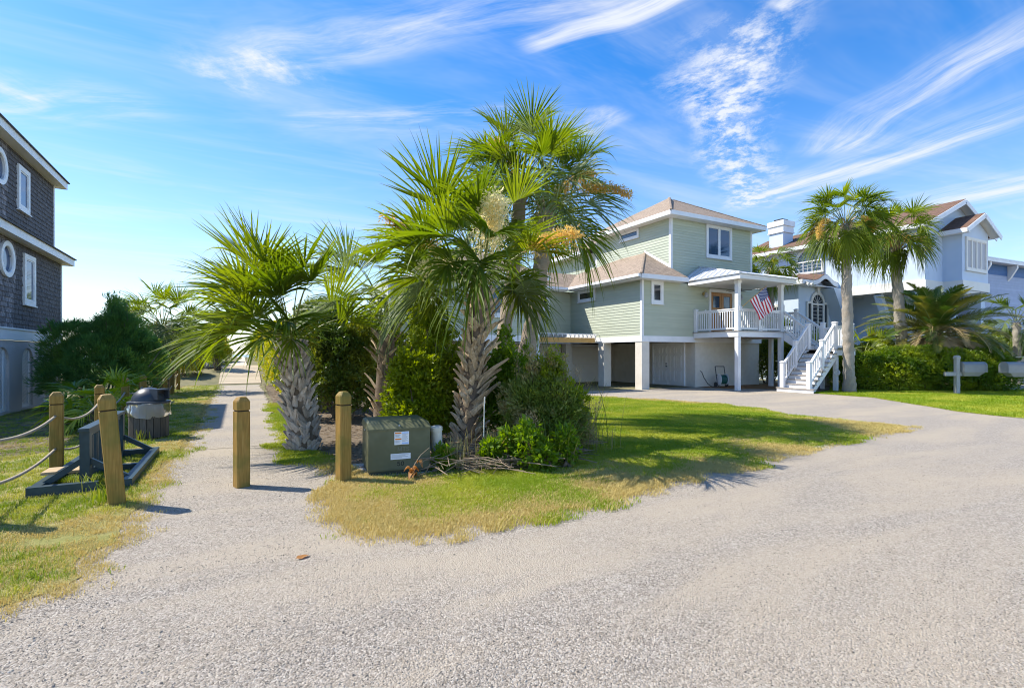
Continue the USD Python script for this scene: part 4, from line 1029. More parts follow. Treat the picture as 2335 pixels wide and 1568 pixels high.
# stucco base with arched openings
arches = []
for yc in (16.9, 18.6, 20.3):
    a = np.linspace(0, math.pi, 13)
    arches.append(Polygon([(yc - .42, 0.08), (yc + .42, 0.08)] + [(yc + .42 * math.cos(t), 1.32 + .36 * math.sin(t)) for t in a]))
basep = sbox(LYA, 0.0, LYB, 1.86).difference(shapely.union_all(arches))
bw = obj('base_wall', prism(basep, 'x', LX - 0.22, LX), 'stucco_gray', lh)
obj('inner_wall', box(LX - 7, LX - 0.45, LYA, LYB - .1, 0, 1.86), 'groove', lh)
for yc in (16.9, 18.6, 20.3):
    strips = []
    reg = Polygon([(yc - .44, 0.08), (yc + .44, 0.08), (yc + .44, 1.34)] + [(yc + .44 * math.cos(t), 1.34 + .37 * math.sin(t)) for t in np.linspace(0, math.pi, 13)])
    for sgn, dep in ((1, 0.0), (-1, 0.012)):
        for k in range(-16, 40):
            o = k * 0.098
            ln = LineString([(yc - .5, o - .5 * sgn * 0), (yc + .5, o + 1.0 * sgn)]).buffer(0.019, cap_style='flat').intersection(reg)
            for g in getattr(ln, 'geoms', [ln]):
                if g.area > 1e-4 and g.geom_type == 'Polygon':
                    strips.append(prism(g, 'x', LX - 0.075 + dep, LX - 0.065 + dep))
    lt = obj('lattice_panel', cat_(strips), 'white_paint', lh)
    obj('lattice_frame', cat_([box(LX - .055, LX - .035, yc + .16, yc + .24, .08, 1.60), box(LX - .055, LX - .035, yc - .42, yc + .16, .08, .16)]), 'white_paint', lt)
obj('skirt_board', cat_([box(LX - .1, LX + .03, LYA, LYB + .04, 1.87, 2.14), box(LX - .1, LX + .06, LYA, LYB + .05, 2.14, 2.18)]), 'white_paint', lh)
for z0, z1, x, y in ((SZ0, SZ1, LX, LYB), (TZ0, TZ1, LX - .1, LYB - .35)):
    obj('corner_board', cat_([box(x - .1, x + .035, y - .02, y + .05, z0, z1)]), 'white_paint', lh)


def shingles(x, y0, y1, z0, z1, holes, seed, single):
    rng = np.random.default_rng(seed)
    rest, exp, z = [], 0.128, z0
    while z < z1:
        y = y1
        while y > y0:
            w = rng.uniform(0.09, 0.17)
            a, b = max(y - w, y0), y - 0.006
            y -= w
            zb = z - rng.uniform(0, 0.014)
            zt = min(z + exp + 0.012, z1)
            if any(h(((a + b) / 2, (zb + zt) / 2)) for h in holes) or b - a < 0.02:
                continue
            o = rng.uniform(0.016, 0.026)
            v = np.array([[x - .02, a, zb], [x + o, a, zb], [x + .004, a, zt], [x - .02, a, zt], [x - .02, b, zb], [x + o, b, zb], [x + .004, b, zt], [x - .02, b, zt]])
            f = np.array([[0, 1, 2], [0, 2, 3], [4, 6, 5], [4, 7, 6], [0, 5, 1], [0, 4, 5], [1, 6, 2], [1, 5, 6]])
            if single(a, z):
                obj('shingle', (v, f), 'cedar_single', lh)
            else:
                rest.append((v, f))
        z += exp
    return rest


def inrect(y0, y1, z0, z1):
    return lambda c: y0 < c[0] < y1 and z0 < c[1] < z1


def incirc(y, z, r):
    return lambda c: (c[0] - y) ** 2 + (c[1] - z) ** 2 < r * r


W1 = (18.18, 19.03, 2.85, 4.22); W2 = (18.12, 18.95, 5.38, 6.58)
C1, C2 = (17.05, 3.87, .32), (16.92, 6.13, .32)
rest = shingles(LX, 16.0, LYB - .03, SZ0, SZ1, [inrect(*W1), incirc(C1[0], C1[1], .40)], 3, lambda a, z: a < 17.55 + (z - 3) * .1)
rest += shingles(LX - .1, 16.0, LYB - .38, TZ0, TZ1, [inrect(*W2), incirc(C2[0], C2[1], .40)], 4, lambda a, z: a < 17.40)
obj('shingles', cat_(rest), 'cedar_shingle', lh, kind='stuff')
for W, x in ((W1, LX), (W2, LX - .1)):
    window(lh, 'x', x, *W, out=1, fw=0.13, proud=0.06)
for (y, z, r), x in ((C1, LX), (C2, LX - .1)):
    prof = [(r, -.05), (r + .13, -.05), (r + .13, .07), (r + .02, .07), (r, .05), (r, -.05)]
    a = np.arange(33) / 33 * 2 * np.pi
    rings = np.array([[[x + q, y + p * math.cos(t), z + p * math.sin(t)] for t in a] for p, q in prof])
    o = obj('round_window', loft(rings, False, False), 'white_paint', lh, smooth=35)
    obj('pane', cat_([poly3([(x - .0, y + r * math.cos(t), z + r * math.sin(t)) for t in np.linspace(0, 2 * math.pi, 33)])]), 'glass_blue', o)
# eaves and the little roofs above each floor
for z, x, y, nm in ((4.42, LX, LYB, 'pent_roof'), (6.85, LX - .1, LYB - .35, 'roof')):
    xo = x + .30
    obj('fascia', cat_([box(xo - .03, xo, LYA, y + .27, z + .0, z + .22), box(x - 6, xo - .03, y + .24, y + .27, z, z + .22)]), 'white_paint', lh)
    obj('soffit', cat_([box(x, xo - .03, LYA, y + .24, z + .01, z + .03), box(x - 6, x, y, y + .24, z + .01, z + .03)]), 'cream_trim', lh)
    rise = .22 if nm == 'pent_roof' else 2.6
    xi = x - .12 if nm == 'pent_roof' else x - 3.6
    q = y - .3 if nm == 'pent_roof' else y - 3.4
    obj(nm, cat_([slab([(xo + .05, LYA, z + .235), (xo + .05, y + .32, z + .235), (xi, q, z + .235 + rise), (xi, LYA, z + .235 + rise)], .03), slab([(xo + .05, y + .32, z + .235), (x - 7, y + .32, z + .235), (x - 7, q, z + .235 + rise), (xi, q, z + .235 + rise)], .03)]), 'roof_dark', lh)

# ------------------------------------------------------------------ the pale blue house on the right
bh = thing('blue_house', 'pale blue stucco house with brown roofs, white chimney and gabled bay behind the palms', 'house', (0, 0, 0))
BXW, BY0, BY1, BR = 31.5, 13.1, 24.0, 34.9
blue = 'stucco_blue'
obj('wall', prism([(BXW, 5.4), (38.3, 5.4), (38.3, 8.45), (BR, 9.85), (BXW, 8.45)], 'y', BY0, BY1), blue, bh)
obj('wall', box(33.4, 36.5, 12.25, BY0, 5.4, 8.1), blue, bh)
obj('gable_wall', prism([(33.4, 8.1), (36.5, 8.1), (34.95, 8.85)], 'y', 12.25, 12.45), blue, bh)
obj('band', cat_([box(BXW - .06, BXW + .1, BY0 - .06, 24.0, 4.92, 5.4), box(BXW + .1, 33.36, BY0 - .06, BY0 + .1, 4.92, 5.4), box(33.34, 33.5, 12.19, BY0 - .06, 4.92, 5.4), box(33.5, 36.56, 12.19, 12.35, 4.92, 5.4), box(BXW + .1, 38.2, BY0 + .1, 24.0, 4.95, 5.3)]), 'cream_trim', bh)
obj('wall', box(33.2, 38.3, 14.6, 24.0, 0, 4.95), blue, bh)
obj('entry_wall', box(28.5, 33.3, 18.0, 24.0, 0, 5.55), blue, bh)
for y in (13.6, 15.4):
    obj('brace', bar((33.2, y, 2.6), (31.7, y, 4.9), 0.3, 0.35, (0, 1, 0)), blue, bh)
obj('brace', prism([(30.6, 5.4), (31.3, 5.4), (34.2, 1.2), (33.2, 1.2)], 'y', 17.2, 17.99), blue, bh)
for x in (33.0, 36.3):
    obj('pillar', box(x - .25, x + .25, 12.4, 12.9, 0, 4.92), blue, bh)


def rf(name, *polys, m='roof_brown', t=.06):
    return obj(name, cat_([slab(p, t) for p in polys]), m, bh)


rf('roof', [(30.95, 12.65, 8.33), (30.95, 24.4, 8.33), (BR, 24.4, 9.98), (BR, 12.65, 9.98)], [(BR, 12.65, 9.98), (BR, 24.4, 9.98), (38.85, 24.4, 8.33), (38.85, 12.65, 8.33)])
rf('roof', [(32.9, 11.85, 8.05), (32.9, 13.6, 8.05), (34.95, 13.6, 9.04), (34.95, 11.85, 9.04)], [(34.95, 11.85, 9.04), (34.95, 13.6, 9.04), (37.0, 13.6, 8.05), (37.0, 11.85, 8.05)])
for (xl, xr, y, zl, xm, zm) in ((30.95, 38.85, 12.65, 8.27, BR, 9.92), (32.9, 37.0, 11.85, 7.99, 34.95, 8.98)):
    obj('barge_board', cat_([bar((xl, y - .02, zl - .09), (xm, y - .02, zm - .09), .04, .24, (0, 0, 1)), bar((xm, y - .02, zm - .09), (xr, y - .02, zl - .09), .04, .24)]), 'white_paint', bh)
    obj('soffit', cat_([bar((xl + .05, y + .22, zl - .05), (xm, y + .22, zm - .05), .44, .03), bar((xm, y + .22, zm - .05), (xr - .05, y + .22, zl - .05), .44, .03)]), 'cream_trim', bh)
obj('fascia', cat_([box(30.93, 30.97, 12.65, 24.4, 8.08, 8.3), box(30.97, 31.5, 12.7, 24.4, 8.1, 8.14), box(32.87, 32.91, 11.85, 13.1, 7.8, 8.02), box(32.91, 33.4, 11.9, 13.1, 7.82, 7.86)]), 'white_paint', bh)
# entry roof with the eyebrow curve over the door
xs = np.linspace(28.0, 33.3, 45)
xd = 30.25
ez = lambda x: 5.62 + 0.42 * math.exp(-((x - xd) / .62) ** 2)
up = [(x, 17.45, ez(x) + .16) for x in xs]
back = [(x, 19.0 if x > 28.5 else 18.9, max(6.3, ez(x) + .4)) for x in xs]
v = np.array(up + back); n = len(xs)
f = np.array([[i, i + 1, n + i + 1] for i in range(n - 1)] + [[i, n + i + 1, n + i] for i in range(n - 1)])
obj('entry_roof', cat_([(v, f), (v - [0, 0, .05], f[:, ::-1]), slab([(28.0, 17.45, 5.78), (28.5, 19.0, 6.3), (28.5, 24, 6.3), (28.0, 24, 5.78)], .05), slab([(28.5, 19.0, 6.3), (31.5, 19, 6.3), (31.5, 24, 6.3), (28.5, 24, 6.3)], .05)]), 'roof_brown', bh)
fx = [(x, 17.43, ez(x) - .12) for x in xs] + [(x, 17.43, ez(x) + .13) for x in xs]
v = np.array(fx); vb = v + [0, .05, 0]
f = np.array([[i, i + 1, n + i + 1] for i in range(n - 1)] + [[i, n + i + 1, n + i] for i in range(n - 1)])
obj('fascia', cat_([(v, f), (vb, f[:, ::-1]), box(27.99, 28.04, 17.45, 24, 5.5, 5.75), box(28.05, 33.2, 17.5, 18.0, 5.46, 5.5)]), 'white_paint', bh)
obj('entry_wall', prism([(x, ez(x) - .1) for x in xs[18:30]] + [(xs[29], 5.5), (xs[18], 5.5)], 'y', 17.98, 18.1), blue, bh)
# arched entrance
arch = lambda cx, zc, r, k=17: [(cx + r * math.cos(t), zc + r * math.sin(t)) for t in np.linspace(0, math.pi, k)]
dj = Polygon([(xd - 1.05, 2.4), (xd + 1.05, 2.4), (xd + 1.05, 4.62), (xd + .68, 4.62)] + arch(xd, 4.55, .68)[1:-1] + [(xd - .68, 4.62), (xd - 1.05, 4.62)])
holes = [Polygon([(xd - .5, 2.5), (xd - .04, 2.5), (xd - .04, 4.42), (xd - .5, 4.42)]), Polygon([(xd + .04, 2.5), (xd + .5, 2.5), (xd + .5, 4.42), (xd + .04, 4.42)]), sbox(xd - .95, 2.5, xd - .66, 4.48), sbox(xd + .66, 2.5, xd + .95, 4.48), Polygon([(xd - .52, 4.52), (xd + .52, 4.52)] + arch(xd, 4.52, .52)[1:-1])]
ed = obj('entrance', prism(dj.difference(shapely.union_all(holes)), 'y', 17.90, 17.99), 'cream_trim', bh)
for h in holes:
    obj('pane', prism(h.buffer(.01), 'y', 17.95, 17.985), 'glass_dark', ed)
obj('keystone', prism([(xd - .1, 5.15), (xd + .1, 5.15), (xd + .15, 5.45), (xd - .15, 5.45)], 'y', 17.85, 17.99), 'cream_trim', bh)
obj('muntin', cat_([box(xd + s * .27 - .22, xd + s * .27 + .22, 17.935, 17.95, q, q + .02) for s in (-1, 1) for q in np.arange(2.75, 4.4, .22)] + [bar((xd, 17.94, 4.53), (xd + .52 * math.cos(t), 17.94, 4.53 + .52 * math.sin(t)), .02, .02, (0, 1, 0)) for t in np.linspace(.4, math.pi - .4, 5)]), 'cream_trim', ed)
window(bh, 'x', 28.5, 18.9, 21.2, 3.55, 4.5, fw=.14, panes=3, m='cream_trim', glass='glass_dark', muntin=.3)
obj('floodlight', cat_([box(28.2, 28.4, 17.3, 17.42, 5.52, 5.62), move(rot(lathe([(.03, 0), (.06, .04), (.11, .16)], 12), (1, 0, 0), 1.9), (28.2, 17.34, 5.5)), move(rot(lathe([(.03, 0), (.06, .04), (.11, .16)], 12), (1, 0, 0), 2.1), (28.45, 17.3, 5.5))]), 'cream_trim', bh)
# fan window, round window, small window in the long wall
yc, zc = 19.25, 7.32
fo = Polygon([(yc - .98, 6.55), (yc + .98, 6.55), (yc + .98, 7.42), (yc + .78, 7.42)] + arch(yc, 7.36, .80)[1:-1] + [(yc - .78, 7.42), (yc - .98, 7.42)])
hs_ = [sbox(yc - .84 + k * .57, 6.68, yc - .84 + k * .57 + .54, 7.28) for k in range(3)] + [Polygon([(yc - .64, 7.36), (yc + .64, 7.36)] + arch(yc, 7.36, .64)[1:-1])]
fw_ = obj('fan_window', prism(fo.difference(shapely.union_all(hs_)), 'x', BXW - .10, BXW + .02), 'white_paint', bh)
for h in hs_:
    obj('pane', prism(h.buffer(.01), 'x', BXW - .05, BXW - .02), 'glass_blue', fw_)
obj('muntin', cat_([box(BXW - .06, BXW - .051, yc - .84 + k * .57 + .26, yc - .84 + k * .57 + .28, 6.68, 7.28) for k in range(3)] + [box(BXW - .06, BXW - .051, yc - .84, yc + .84, q, q + .018) for q in (6.88, 7.08)] + [bar((BXW - .055, yc, 7.37), (BXW - .055, yc + .64 * math.cos(t), 7.37 + .64 * math.sin(t)), .018, .01, (1, 0, 0)) for t in np.linspace(.35, math.pi - .35, 6)] + [bar((BXW - .055, yc + .36 * math.cos(t), 7.37 + .36 * math.sin(t)), (BXW - .055, yc + .36 * math.cos(t + .31), 7.37 + .36 * math.sin(t + .31)), .018, .01, (1, 0, 0)) for t in np.arange(10) * .31]), 'white_paint', fw_)
a = np.arange(33) / 33 * 2 * np.pi
prof = [(.36, -.02), (.52, -.02), (.52, .09), (.38, .09), (.36, .06), (.36, -.02)]
rw = obj('round_window', loft(np.array([[[BXW - q, 17.25 + p * math.cos(t), 7.4 + p * math.sin(t)] for t in -a] for p, q in prof]), False, False), 'white_paint', bh)
obj('pane', poly3([(BXW - .015, 17.25 + .37 * math.cos(-t), 7.4 + .37 * math.sin(-t)) for t in a]), 'glass_blue', rw)
window(bh, 'x', BXW, 14.6, 15.75, 6.6, 7.9, fw=.15, rows=3, muntin=.3)
# shuttered bay window
sw = window(bh, 'y', 12.25, 33.72, 36.22, 5.95, 7.72, fw=.14, panes=4, m='cream_trim', glass='blind', proud=.07)
ch = obj('chimney', cat_([box(31.9, 32.95, 21.2, 22.2, 8.2, 10.1)]), 'stucco_blue', bh)
obj('chimney_crown', cat_([box(31.82, 33.03, 21.12, 22.28, 9.65, 9.72), box(31.80, 33.05, 21.10, 22.30, 10.1, 10.45), box(31.86, 32.99, 21.16, 22.24, 9.72, 10.1)]), 'white_paint', ch)
obj('chimney_pot', box(32.1, 32.75, 21.4, 22.0, 10.45, 10.62), 'black_metal', ch)

# ------------------------------------------------------------------ the navy and slate sided house at the far right edge
nh = thing('slate_house', 'slate blue sided house with navy upper boards under a white eave at the right edge', 'house', (38.6, 13.6, 0), math.radians(-4))
w1 = obj('wall', box(0, 9, 0.02, 6, 0, 6.4), 'slate_siding', nh)
w2 = obj('wall', box(0, 9, 0.02, 6, 6.4, 7.2), 'navy_siding', nh)
siding(w2, 'y', 0.02, 0.0, 9.0, 6.4, 7.15, 'navy_siding', .14)
siding(w1, 'y', 0.02, 0.0, 9.0, 1.6, 6.4, 'slate_siding', .17)
obj('roof', slab([(-.4, -.5, 7.3), (9.5, -.5, 7.3), (9.5, 6.5, 8.3), (-.4, 6.5, 8.3)], .06), 'tin_roof', nh)
obj('fascia', cat_([box(-.4, 9.5, -.52, -.48, 7.03, 7.22), box(-.4, 9.5, -.48, 0, 7.05, 7.08)]), 'white_paint', nh)
for x in (.85, 4.0):
    obj('bracket', prism([(-.46, 7.03), (-.46, 6.85), (-.16, 6.3), (-.0, 6.1), (-.0, 7.03)], 'x', x - .09, x + .09), 'white_paint', nh)
ns = thing('neighbour_stair', 'small white railed stair beside the drive behind the second mailbox', 'stairs', (33.6, 9.6, 0), math.radians(25))
for k in range(7):
    obj('tread', box(k * .25, k * .25 + .27, 0, 1.1, 1.4 - k * .2 - .04, 1.4 - k * .2), 'white_worn', ns)
    obj('riser', box(k * .25 + .25, k * .25 + .27, 0, 1.1, max(0, 1.2 - k * .2), 1.36 - k * .2), 'white_worn', ns)
for y in (0.03, 1.07):
    rail(ns, (0, y), (1.75, y), 1.45, .1, .9, .12, 'white_worn')
    newel(ns, 0, y, 0, 2.4, .12, 'white_worn'); newel(ns, 1.78, y, 0, 1.05, .12, 'white_worn')
# ------------------------------------------------------------------ posts, rope fence, bike rack, litter bin
def post_mesh(H, a=.14, c=.012, seed=0):
    def ring(s, z):
        h, k = s / 2, min(c, s * .3)
        return [(h, -h + k, z), (h, h - k, z), (h - k, h, z), (-h + k, h, z), (-h, h - k, z), (-h, -h + k, z), (-h + k, -h, z), (h - k, -h, z)]
    shaft = loft([ring(a, 0), ring(a, H - .165)])
    neck = loft([ring(a - .018, H - .165), ring(a - .018, H - .150)], False, False)
    head = loft([ring(a - .006, H - .150), ring(a, H - .146), ring(a, H - .055), ring(a * .93, H - .04), ring(a * .62, H - .006), ring(a * .5, H)])
    return shaft, neck, head


def make_post(name, label, cat, loc, H, rotz=0.0, tilt=None, group=None):
    t = thing(name, label, cat, loc, rotz, group, tilt)
    s, n, h = post_mesh(H)
    obj('shaft', s, 'treated_post', t); obj('groove', n, 'groove', t); obj('post_cap', h, 'treated_post', t)
    return t


b1 = make_post('bollard', 'leaning wooden bollard in the grass in front of the bike rack', 'bollard', (-1.07, 6.36, -.02), 1.13, math.radians(14), (0, -4.6))
b2 = make_post('bollard', 'wooden bollard standing alone in the middle of the sandy path', 'bollard', (.03, 6.55, 0), 1.02, math.radians(20))
b3 = make_post('bollard', 'yellow wooden bollard beside the green transformer box', 'bollard', (1.09, 6.22, 0), 1.065, math.radians(18))
rfence = thing('rope_fence', 'wooden post and rope fence along the left side of the path', 'fence', (0, 0, 0))
FXX, FY0, FDY = -2.2, 8.57, 2.42
frng = np.random.default_rng(5)
tops = {}
for k in range(-1, 8):
    H = 1.02 + frng.uniform(-.04, .03)
    s, n, h = post_mesh(H)
    dx = .13 - .0106 * k * FDY
    loc, rz = (FXX + dx, FY0 + k * FDY, 0), frng.uniform(.1, .35)
    pp = obj('post', move(cat_([s, h]), loc, rz), 'treated_post', rfence)
    obj('groove', move(n, loc, rz), 'groove', pp)
    tops[k] = (loc, H)
for zoff, sag in ((.30, .13), (.72, .12)):
    for k in range(-1, 7):
        (a, ha), (b, hb) = tops[k], tops[k + 1]
        pts = []
        for t in np.linspace(0, 1, 15):
            sg = sag * (1 + .25 * math.sin(k * 2.1 + zoff)) * 4 * t * (1 - t)
            pts.append((a[0] + (b[0] - a[0]) * t, a[1] + (b[1] - a[1]) * t, (ha - zoff) * (1 - t) + (hb - zoff) * t - sg))
        obj('rope', tube(pts, .017, 7), 'rope', rfence, smooth=True)

br = thing('bike_rack', 'dark blue green wooden bike rack with slatted bars on a flat frame', 'bike rack', (0, 0, 0))
def rk_(name, *parts, m='rack_paint'):
    return obj(name, cat_(list(parts)), m, br)
rx0, rx1, ry0, ry1, xm = -1.95, -1.06, 7.04, 9.3, -1.52
rk_('base_bar', box(rx0, rx0 + .09, ry0 + .09, ry1, .01, .10)); rk_('base_bar', box(rx1 - .09, rx1, ry0 + .05, ry1 + .05, .01, .10))
rk_('base_bar', box(rx0, rx1 - .3, ry0, ry0 + .09, .01, .11)); rk_('base_bar', box(rx0 + .09, rx1 - .09, ry1 - .09, ry1, .01, .10)); rk_('base_bar', box(rx0 + .09, rx1 - .09, 8.1, 8.18, .01, .09))
for y in (7.34, 9.22):
    rk_('end_post', box(xm - .045, xm + .045, y - .06, y + .06, .01, .64))
    rk_('brace', bar((xm + .04, y, .30), (rx1 - .08, y, .08), .05, .06)); rk_('brace', bar((xm - .04, y, .30), (rx0 + .08, y, .08), .05, .06))
rk_('top_rail', box(xm - .05, xm + .05, 7.24, 9.32, .64, .675)); rk_('rail', box(xm - .02, xm + .02, 7.40, 9.16, .57, .64)); rk_('rail', box(xm - .02, xm + .02, 7.40, 9.16, .10, .17))
for k in range(7):
    y = 7.56 + k * .235
    for o in (-.032, .032):
        rk_('slat', box(xm - .018, xm + .018, y + o - .016, y + o + .016, .17, .56))
obj('plank', box(rx0 + .02, xm - .06, 7.42, 7.72, .16, .19), 'weathered_plank', br, label='bare brown plank')
bin_ = thing('litter_bin', 'dark slatted litter bin with a black dome lid and white liner bag', 'litter bin', (-1.42, 11.15, 0))
for k in range(18):
    a = k / 18 * 2 * math.pi
    obj('slat', move(box(.275, .297, -.047, .047, .03, .60), (0, 0, 0), a), 'bin_slat', bin_)
obj('liner_can', lathe([(.24, .03), (.268, .04), (.272, .60), (.25, .6)], 28), 'bin_lid', bin_)
brg = np.random.default_rng(2)
aa = np.arange(40) / 40 * 2 * math.pi
rings = []
for z, r in ((.64, .318), (.60, .325), (.54, .335), (.47, .33), (.42, .322), (.395, .312)):
    rr = r + .016 * np.sin(aa * 3 + z * 20) + .010 * np.sin(aa * 7 - z * 30) + brg.uniform(-.006, .006, 40)
    zz = z + .018 * np.sin(aa * 2 + 1) * (.64 - z) / .2 + brg.uniform(-.006, .006, 40)
    rings.append(np.column_stack([rr * np.cos(aa), rr * np.sin(aa), zz]))
obj('bin_bag', loft(rings, False, False), 'bin_bag', bin_, smooth=True)
dome = [(.325, .625), (.33, .64), (.325, .665), (.265, .675)] + [(.262 * math.cos(t), .675 + .235 * math.sin(t)) for t in np.linspace(.05, 1.5, 9)]
lid = obj('dome_lid', lathe(dome, 36), 'bin_lid', bin_, smooth=40)
hd = (lambda a: [move(cat_([box(.14, .30, -.13, .13, .855, .885), box(.14, .30, -.13, -.105, .70, .855), box(.14, .30, .105, .13, .70, .855)]), (0, 0, 0), a), move(box(.20, .215, -.10, .10, .70, .85), (0, 0, 0), a)])(math.radians(-38))
obj('hood', hd[0], 'bin_lid', lid); obj('flap', hd[1], 'black_metal', lid)

# ------------------------------------------------------------------ transformer, vent pipe, stake
c0 = np.array([*G(840, 1090), 0])
ft = unit(np.array([CY, -SY, 0]) * .93 + np.array([SY, CY, 0]) * .37)
ang = math.atan2(ft[1], ft[0])
tf = thing('transformer_box', 'green metal pad transformer box with warning sticker and stencilled number', 'transformer', c0, ang)
W_, D_, H1, H2 = .755, .72, .60, .68
zb = .09
def tsec(z, i, d0, d1):
    return [(i, d0, z), (W_ - i, d0, z), (W_ - i, d1, z), (i, d1, z)]
obj('cabinet_base', box(.015, W_ - .015, .03, D_, 0, zb), 'transformer_base', tf)
obj('cabinet', loft([tsec(zb - .02, -.004, 0, D_ + .005), tsec(zb, -.004, -.004, D_ + .005), tsec(H1 - .03, 0, 0, D_)]), 'transformer_green', tf)
obj('lid', loft([tsec(H1 - .03, -.012, -.014, D_ + .01), tsec(H1 - .012, -.012, -.014, D_ + .01), tsec(H1 + .045, .0, .10, D_ - .03), tsec(H1 + .065, .03, .16, D_ - .06)]), 'transformer_green', tf)
obj('sticker', cat_([box(.31, .49, -.008, -.003, .385, .545)]), 'sticker_white', tf)
for x0, x1, z0, z1, m in ((.318, .395, .522, .537, 'sticker_orange'), (.318, .395, .447, .462, 'sticker_orange'), (.403, .483, .523, .537, 'sticker_blue'), (.403, .483, .393, .410, 'sticker_blue')):
    obj('sticker_band', box(x0, x1, -.0095, -.0075, z0, z1), m, tf)
obj('sticker_text', cat_([box(.320, .320 + w, -.0095, -.0075, z, z + .005) for z, w in ((.508, .06), (.498, .066), (.488, .05), (.478, .06), (.434, .055), (.424, .065), (.414, .05), (.404, .062))] + [box(.405, .405 + w, -.0095, -.0075, z, z + .005) for z, w in ((.508, .07), (.495, .05), (.482, .068), (.469, .06), (.456, .072), (.443, .05), (.43, .066), (.42, .04))]), 'sticker_gray', tf)
obj('nameplate', cat_([box(.265, .51, -.007, -.003, .205, .275)]), 'sticker_white', tf)
obj('nameplate_text', cat_([box(.275, .275 + w, -.0085, -.0065, z, z + .006) for z, w in ((.260, .21), (.247, .17), (.234, .2), (.221, .13))]), 'sticker_gray', tf)
def letters(t, h, x, y, z, m, parent, bold=True):
    q = meshkit.text_mesh(t, h, .002, bold)
    v, f = np.array(q.vertices), np.array(q.faces)
    return obj('lettering', (np.column_stack([v[:, 0] + x, y - v[:, 2], v[:, 1] + z]), f), m, parent)
letters('50', .052, .338, -.004, .125, 'ink', tf)
letters('MTS', .05, .345, -.0035, .305, 'ghost_ink', tf)
obj('bolt', cat_([move(rot(lathe([(.012, 0), (.012, .01), (.006, .014)], 8), (1, 0, 0), math.pi / 2), (W_ / 2, .045, H1 + .012)), move(rot(lathe([(.012, 0), (.012, .01), (.006, .014)], 8), (0, 1, 0), -math.pi / 2), (0, .35, H1 - .06))]), 'steel', tf)
obj('pad', box(-.12, W_ + .05, -.07, D_ + .1, .0, .018), 'concrete', tf)
pv = thing('vent_pipe', 'short white plastic pipe standing upright beside the transformer box', 'pipe', (*G(998, 1067), 0), 0, None, (2, -3))
obj('pipe', lathe([(.075, 0), (.075, .545), (.066, .545), (.066, .50), (.06, .5)], 20), 'pipe_white', pv, smooth=40)
obj('pipe_cap', lathe([(.081, .50), (.083, .505), (.083, .55), (.07, .56), (.02, .562)], 20), 'pipe_white', pv, smooth=40)
sk = obj('stake', tube([np.array([*G(1101, 1068), 0]), P(1105, 904, 6.75)], .008, 6), 'pipe_white')
keys(sk, 'thin white stake standing in the weeds before the main palm', 'stake')
rag = obj('plastic_scrap', (lambda r: (np.array([[i * .03 + r.uniform(-.012, .012), j * .03 + r.uniform(-.012, .012), r.uniform(0, .07)] for i in range(5) for j in range(4)]) + [*G(962, 1066), .03], np.array([[i * 4 + j, i * 4 + j + 1, i * 4 + j + 5] for i in range(4) for j in range(3)] + [[i * 4 + j, i * 4 + j + 5, i * 4 + j + 4] for i in range(4) for j in range(3)])))(np.random.default_rng(3)), 'plastic_blue')
keys(rag, 'crumpled blue plastic scrap lying by the transformer box', 'litter')
# curled dead leaves on a bare branch in front of the transformer
dl = thing('dead_branch', 'dead branch with curled orange brown leaves leaning on the transformer box', 'branch', (*G(942, 1093), -.02))
g = np.random.default_rng(8)
obj('branch', cat_([tube([(0, 0, 0), (.02, .0, .2), (.10, .02, .30), (.22, .04, .38)], [.008, .007, .006, .003], 5), tube([(0, 0, 0), (-.05, -.05, .06), (-.02, -.1, .12)], .005, 5), tube([(.0, 0, .05), (.14, -.06, .1), (.2, -.04, .2)], .004, 5)]), 'dry_twig', dl)
M['curl'] = M['dead_leaf']
leafmat('curled_leaf', [(.36, .17, .05), (.46, .25, .09), (.28, .13, .04)], None, .7, .2)
for k in range(9):
    a, o = g.uniform(0, 6.28), np.array([g.uniform(-.06, .10), g.uniform(-.09, .02), g.uniform(.02, .20)])
    d, u = np.array([math.cos(a), math.sin(a), g.uniform(-.4, .5)]), np.array([0, 0, 1.])
    s = unit(np.cross(d, u)); L = g.uniform(.07, .12)
    rows = []
    for t in np.linspace(0, 1, 6):
        c = o + d * L * t + u * .05 * math.sin(t * 3) ; w = .034 * math.sin(t * math.pi * .9 + .15)
        rows += [c - s * w + u * w * .8, c, c + s * w + u * w * .8]
    f = [[3 * i + j, 3 * i + j + 1, 3 * i + j + 4] for i in range(5) for j in range(2)] + [[3 * i + j, 3 * i + j + 4, 3 * i + j + 3] for i in range(5) for j in range(2)]
    obj('leaf', (np.array(rows), np.array(f)), 'curled_leaf', dl, smooth=True)
lf = obj('leaf', move((np.array([[-.05, 0, .012], [-.02, -.025, .004], [.03, -.02, .014], [.06, 0, .003], [.03, .022, .01], [-.02, .024, .016], [0, 0, .006]]), np.array([[0, 1, 6], [1, 2, 6], [2, 3, 6], [3, 4, 6], [4, 5, 6], [5, 0, 6]])), (*G(689, 1272), .004), .4), 'curled_leaf')
keys(lf, 'single brown leaf lying alone on the gravel road', 'leaf')

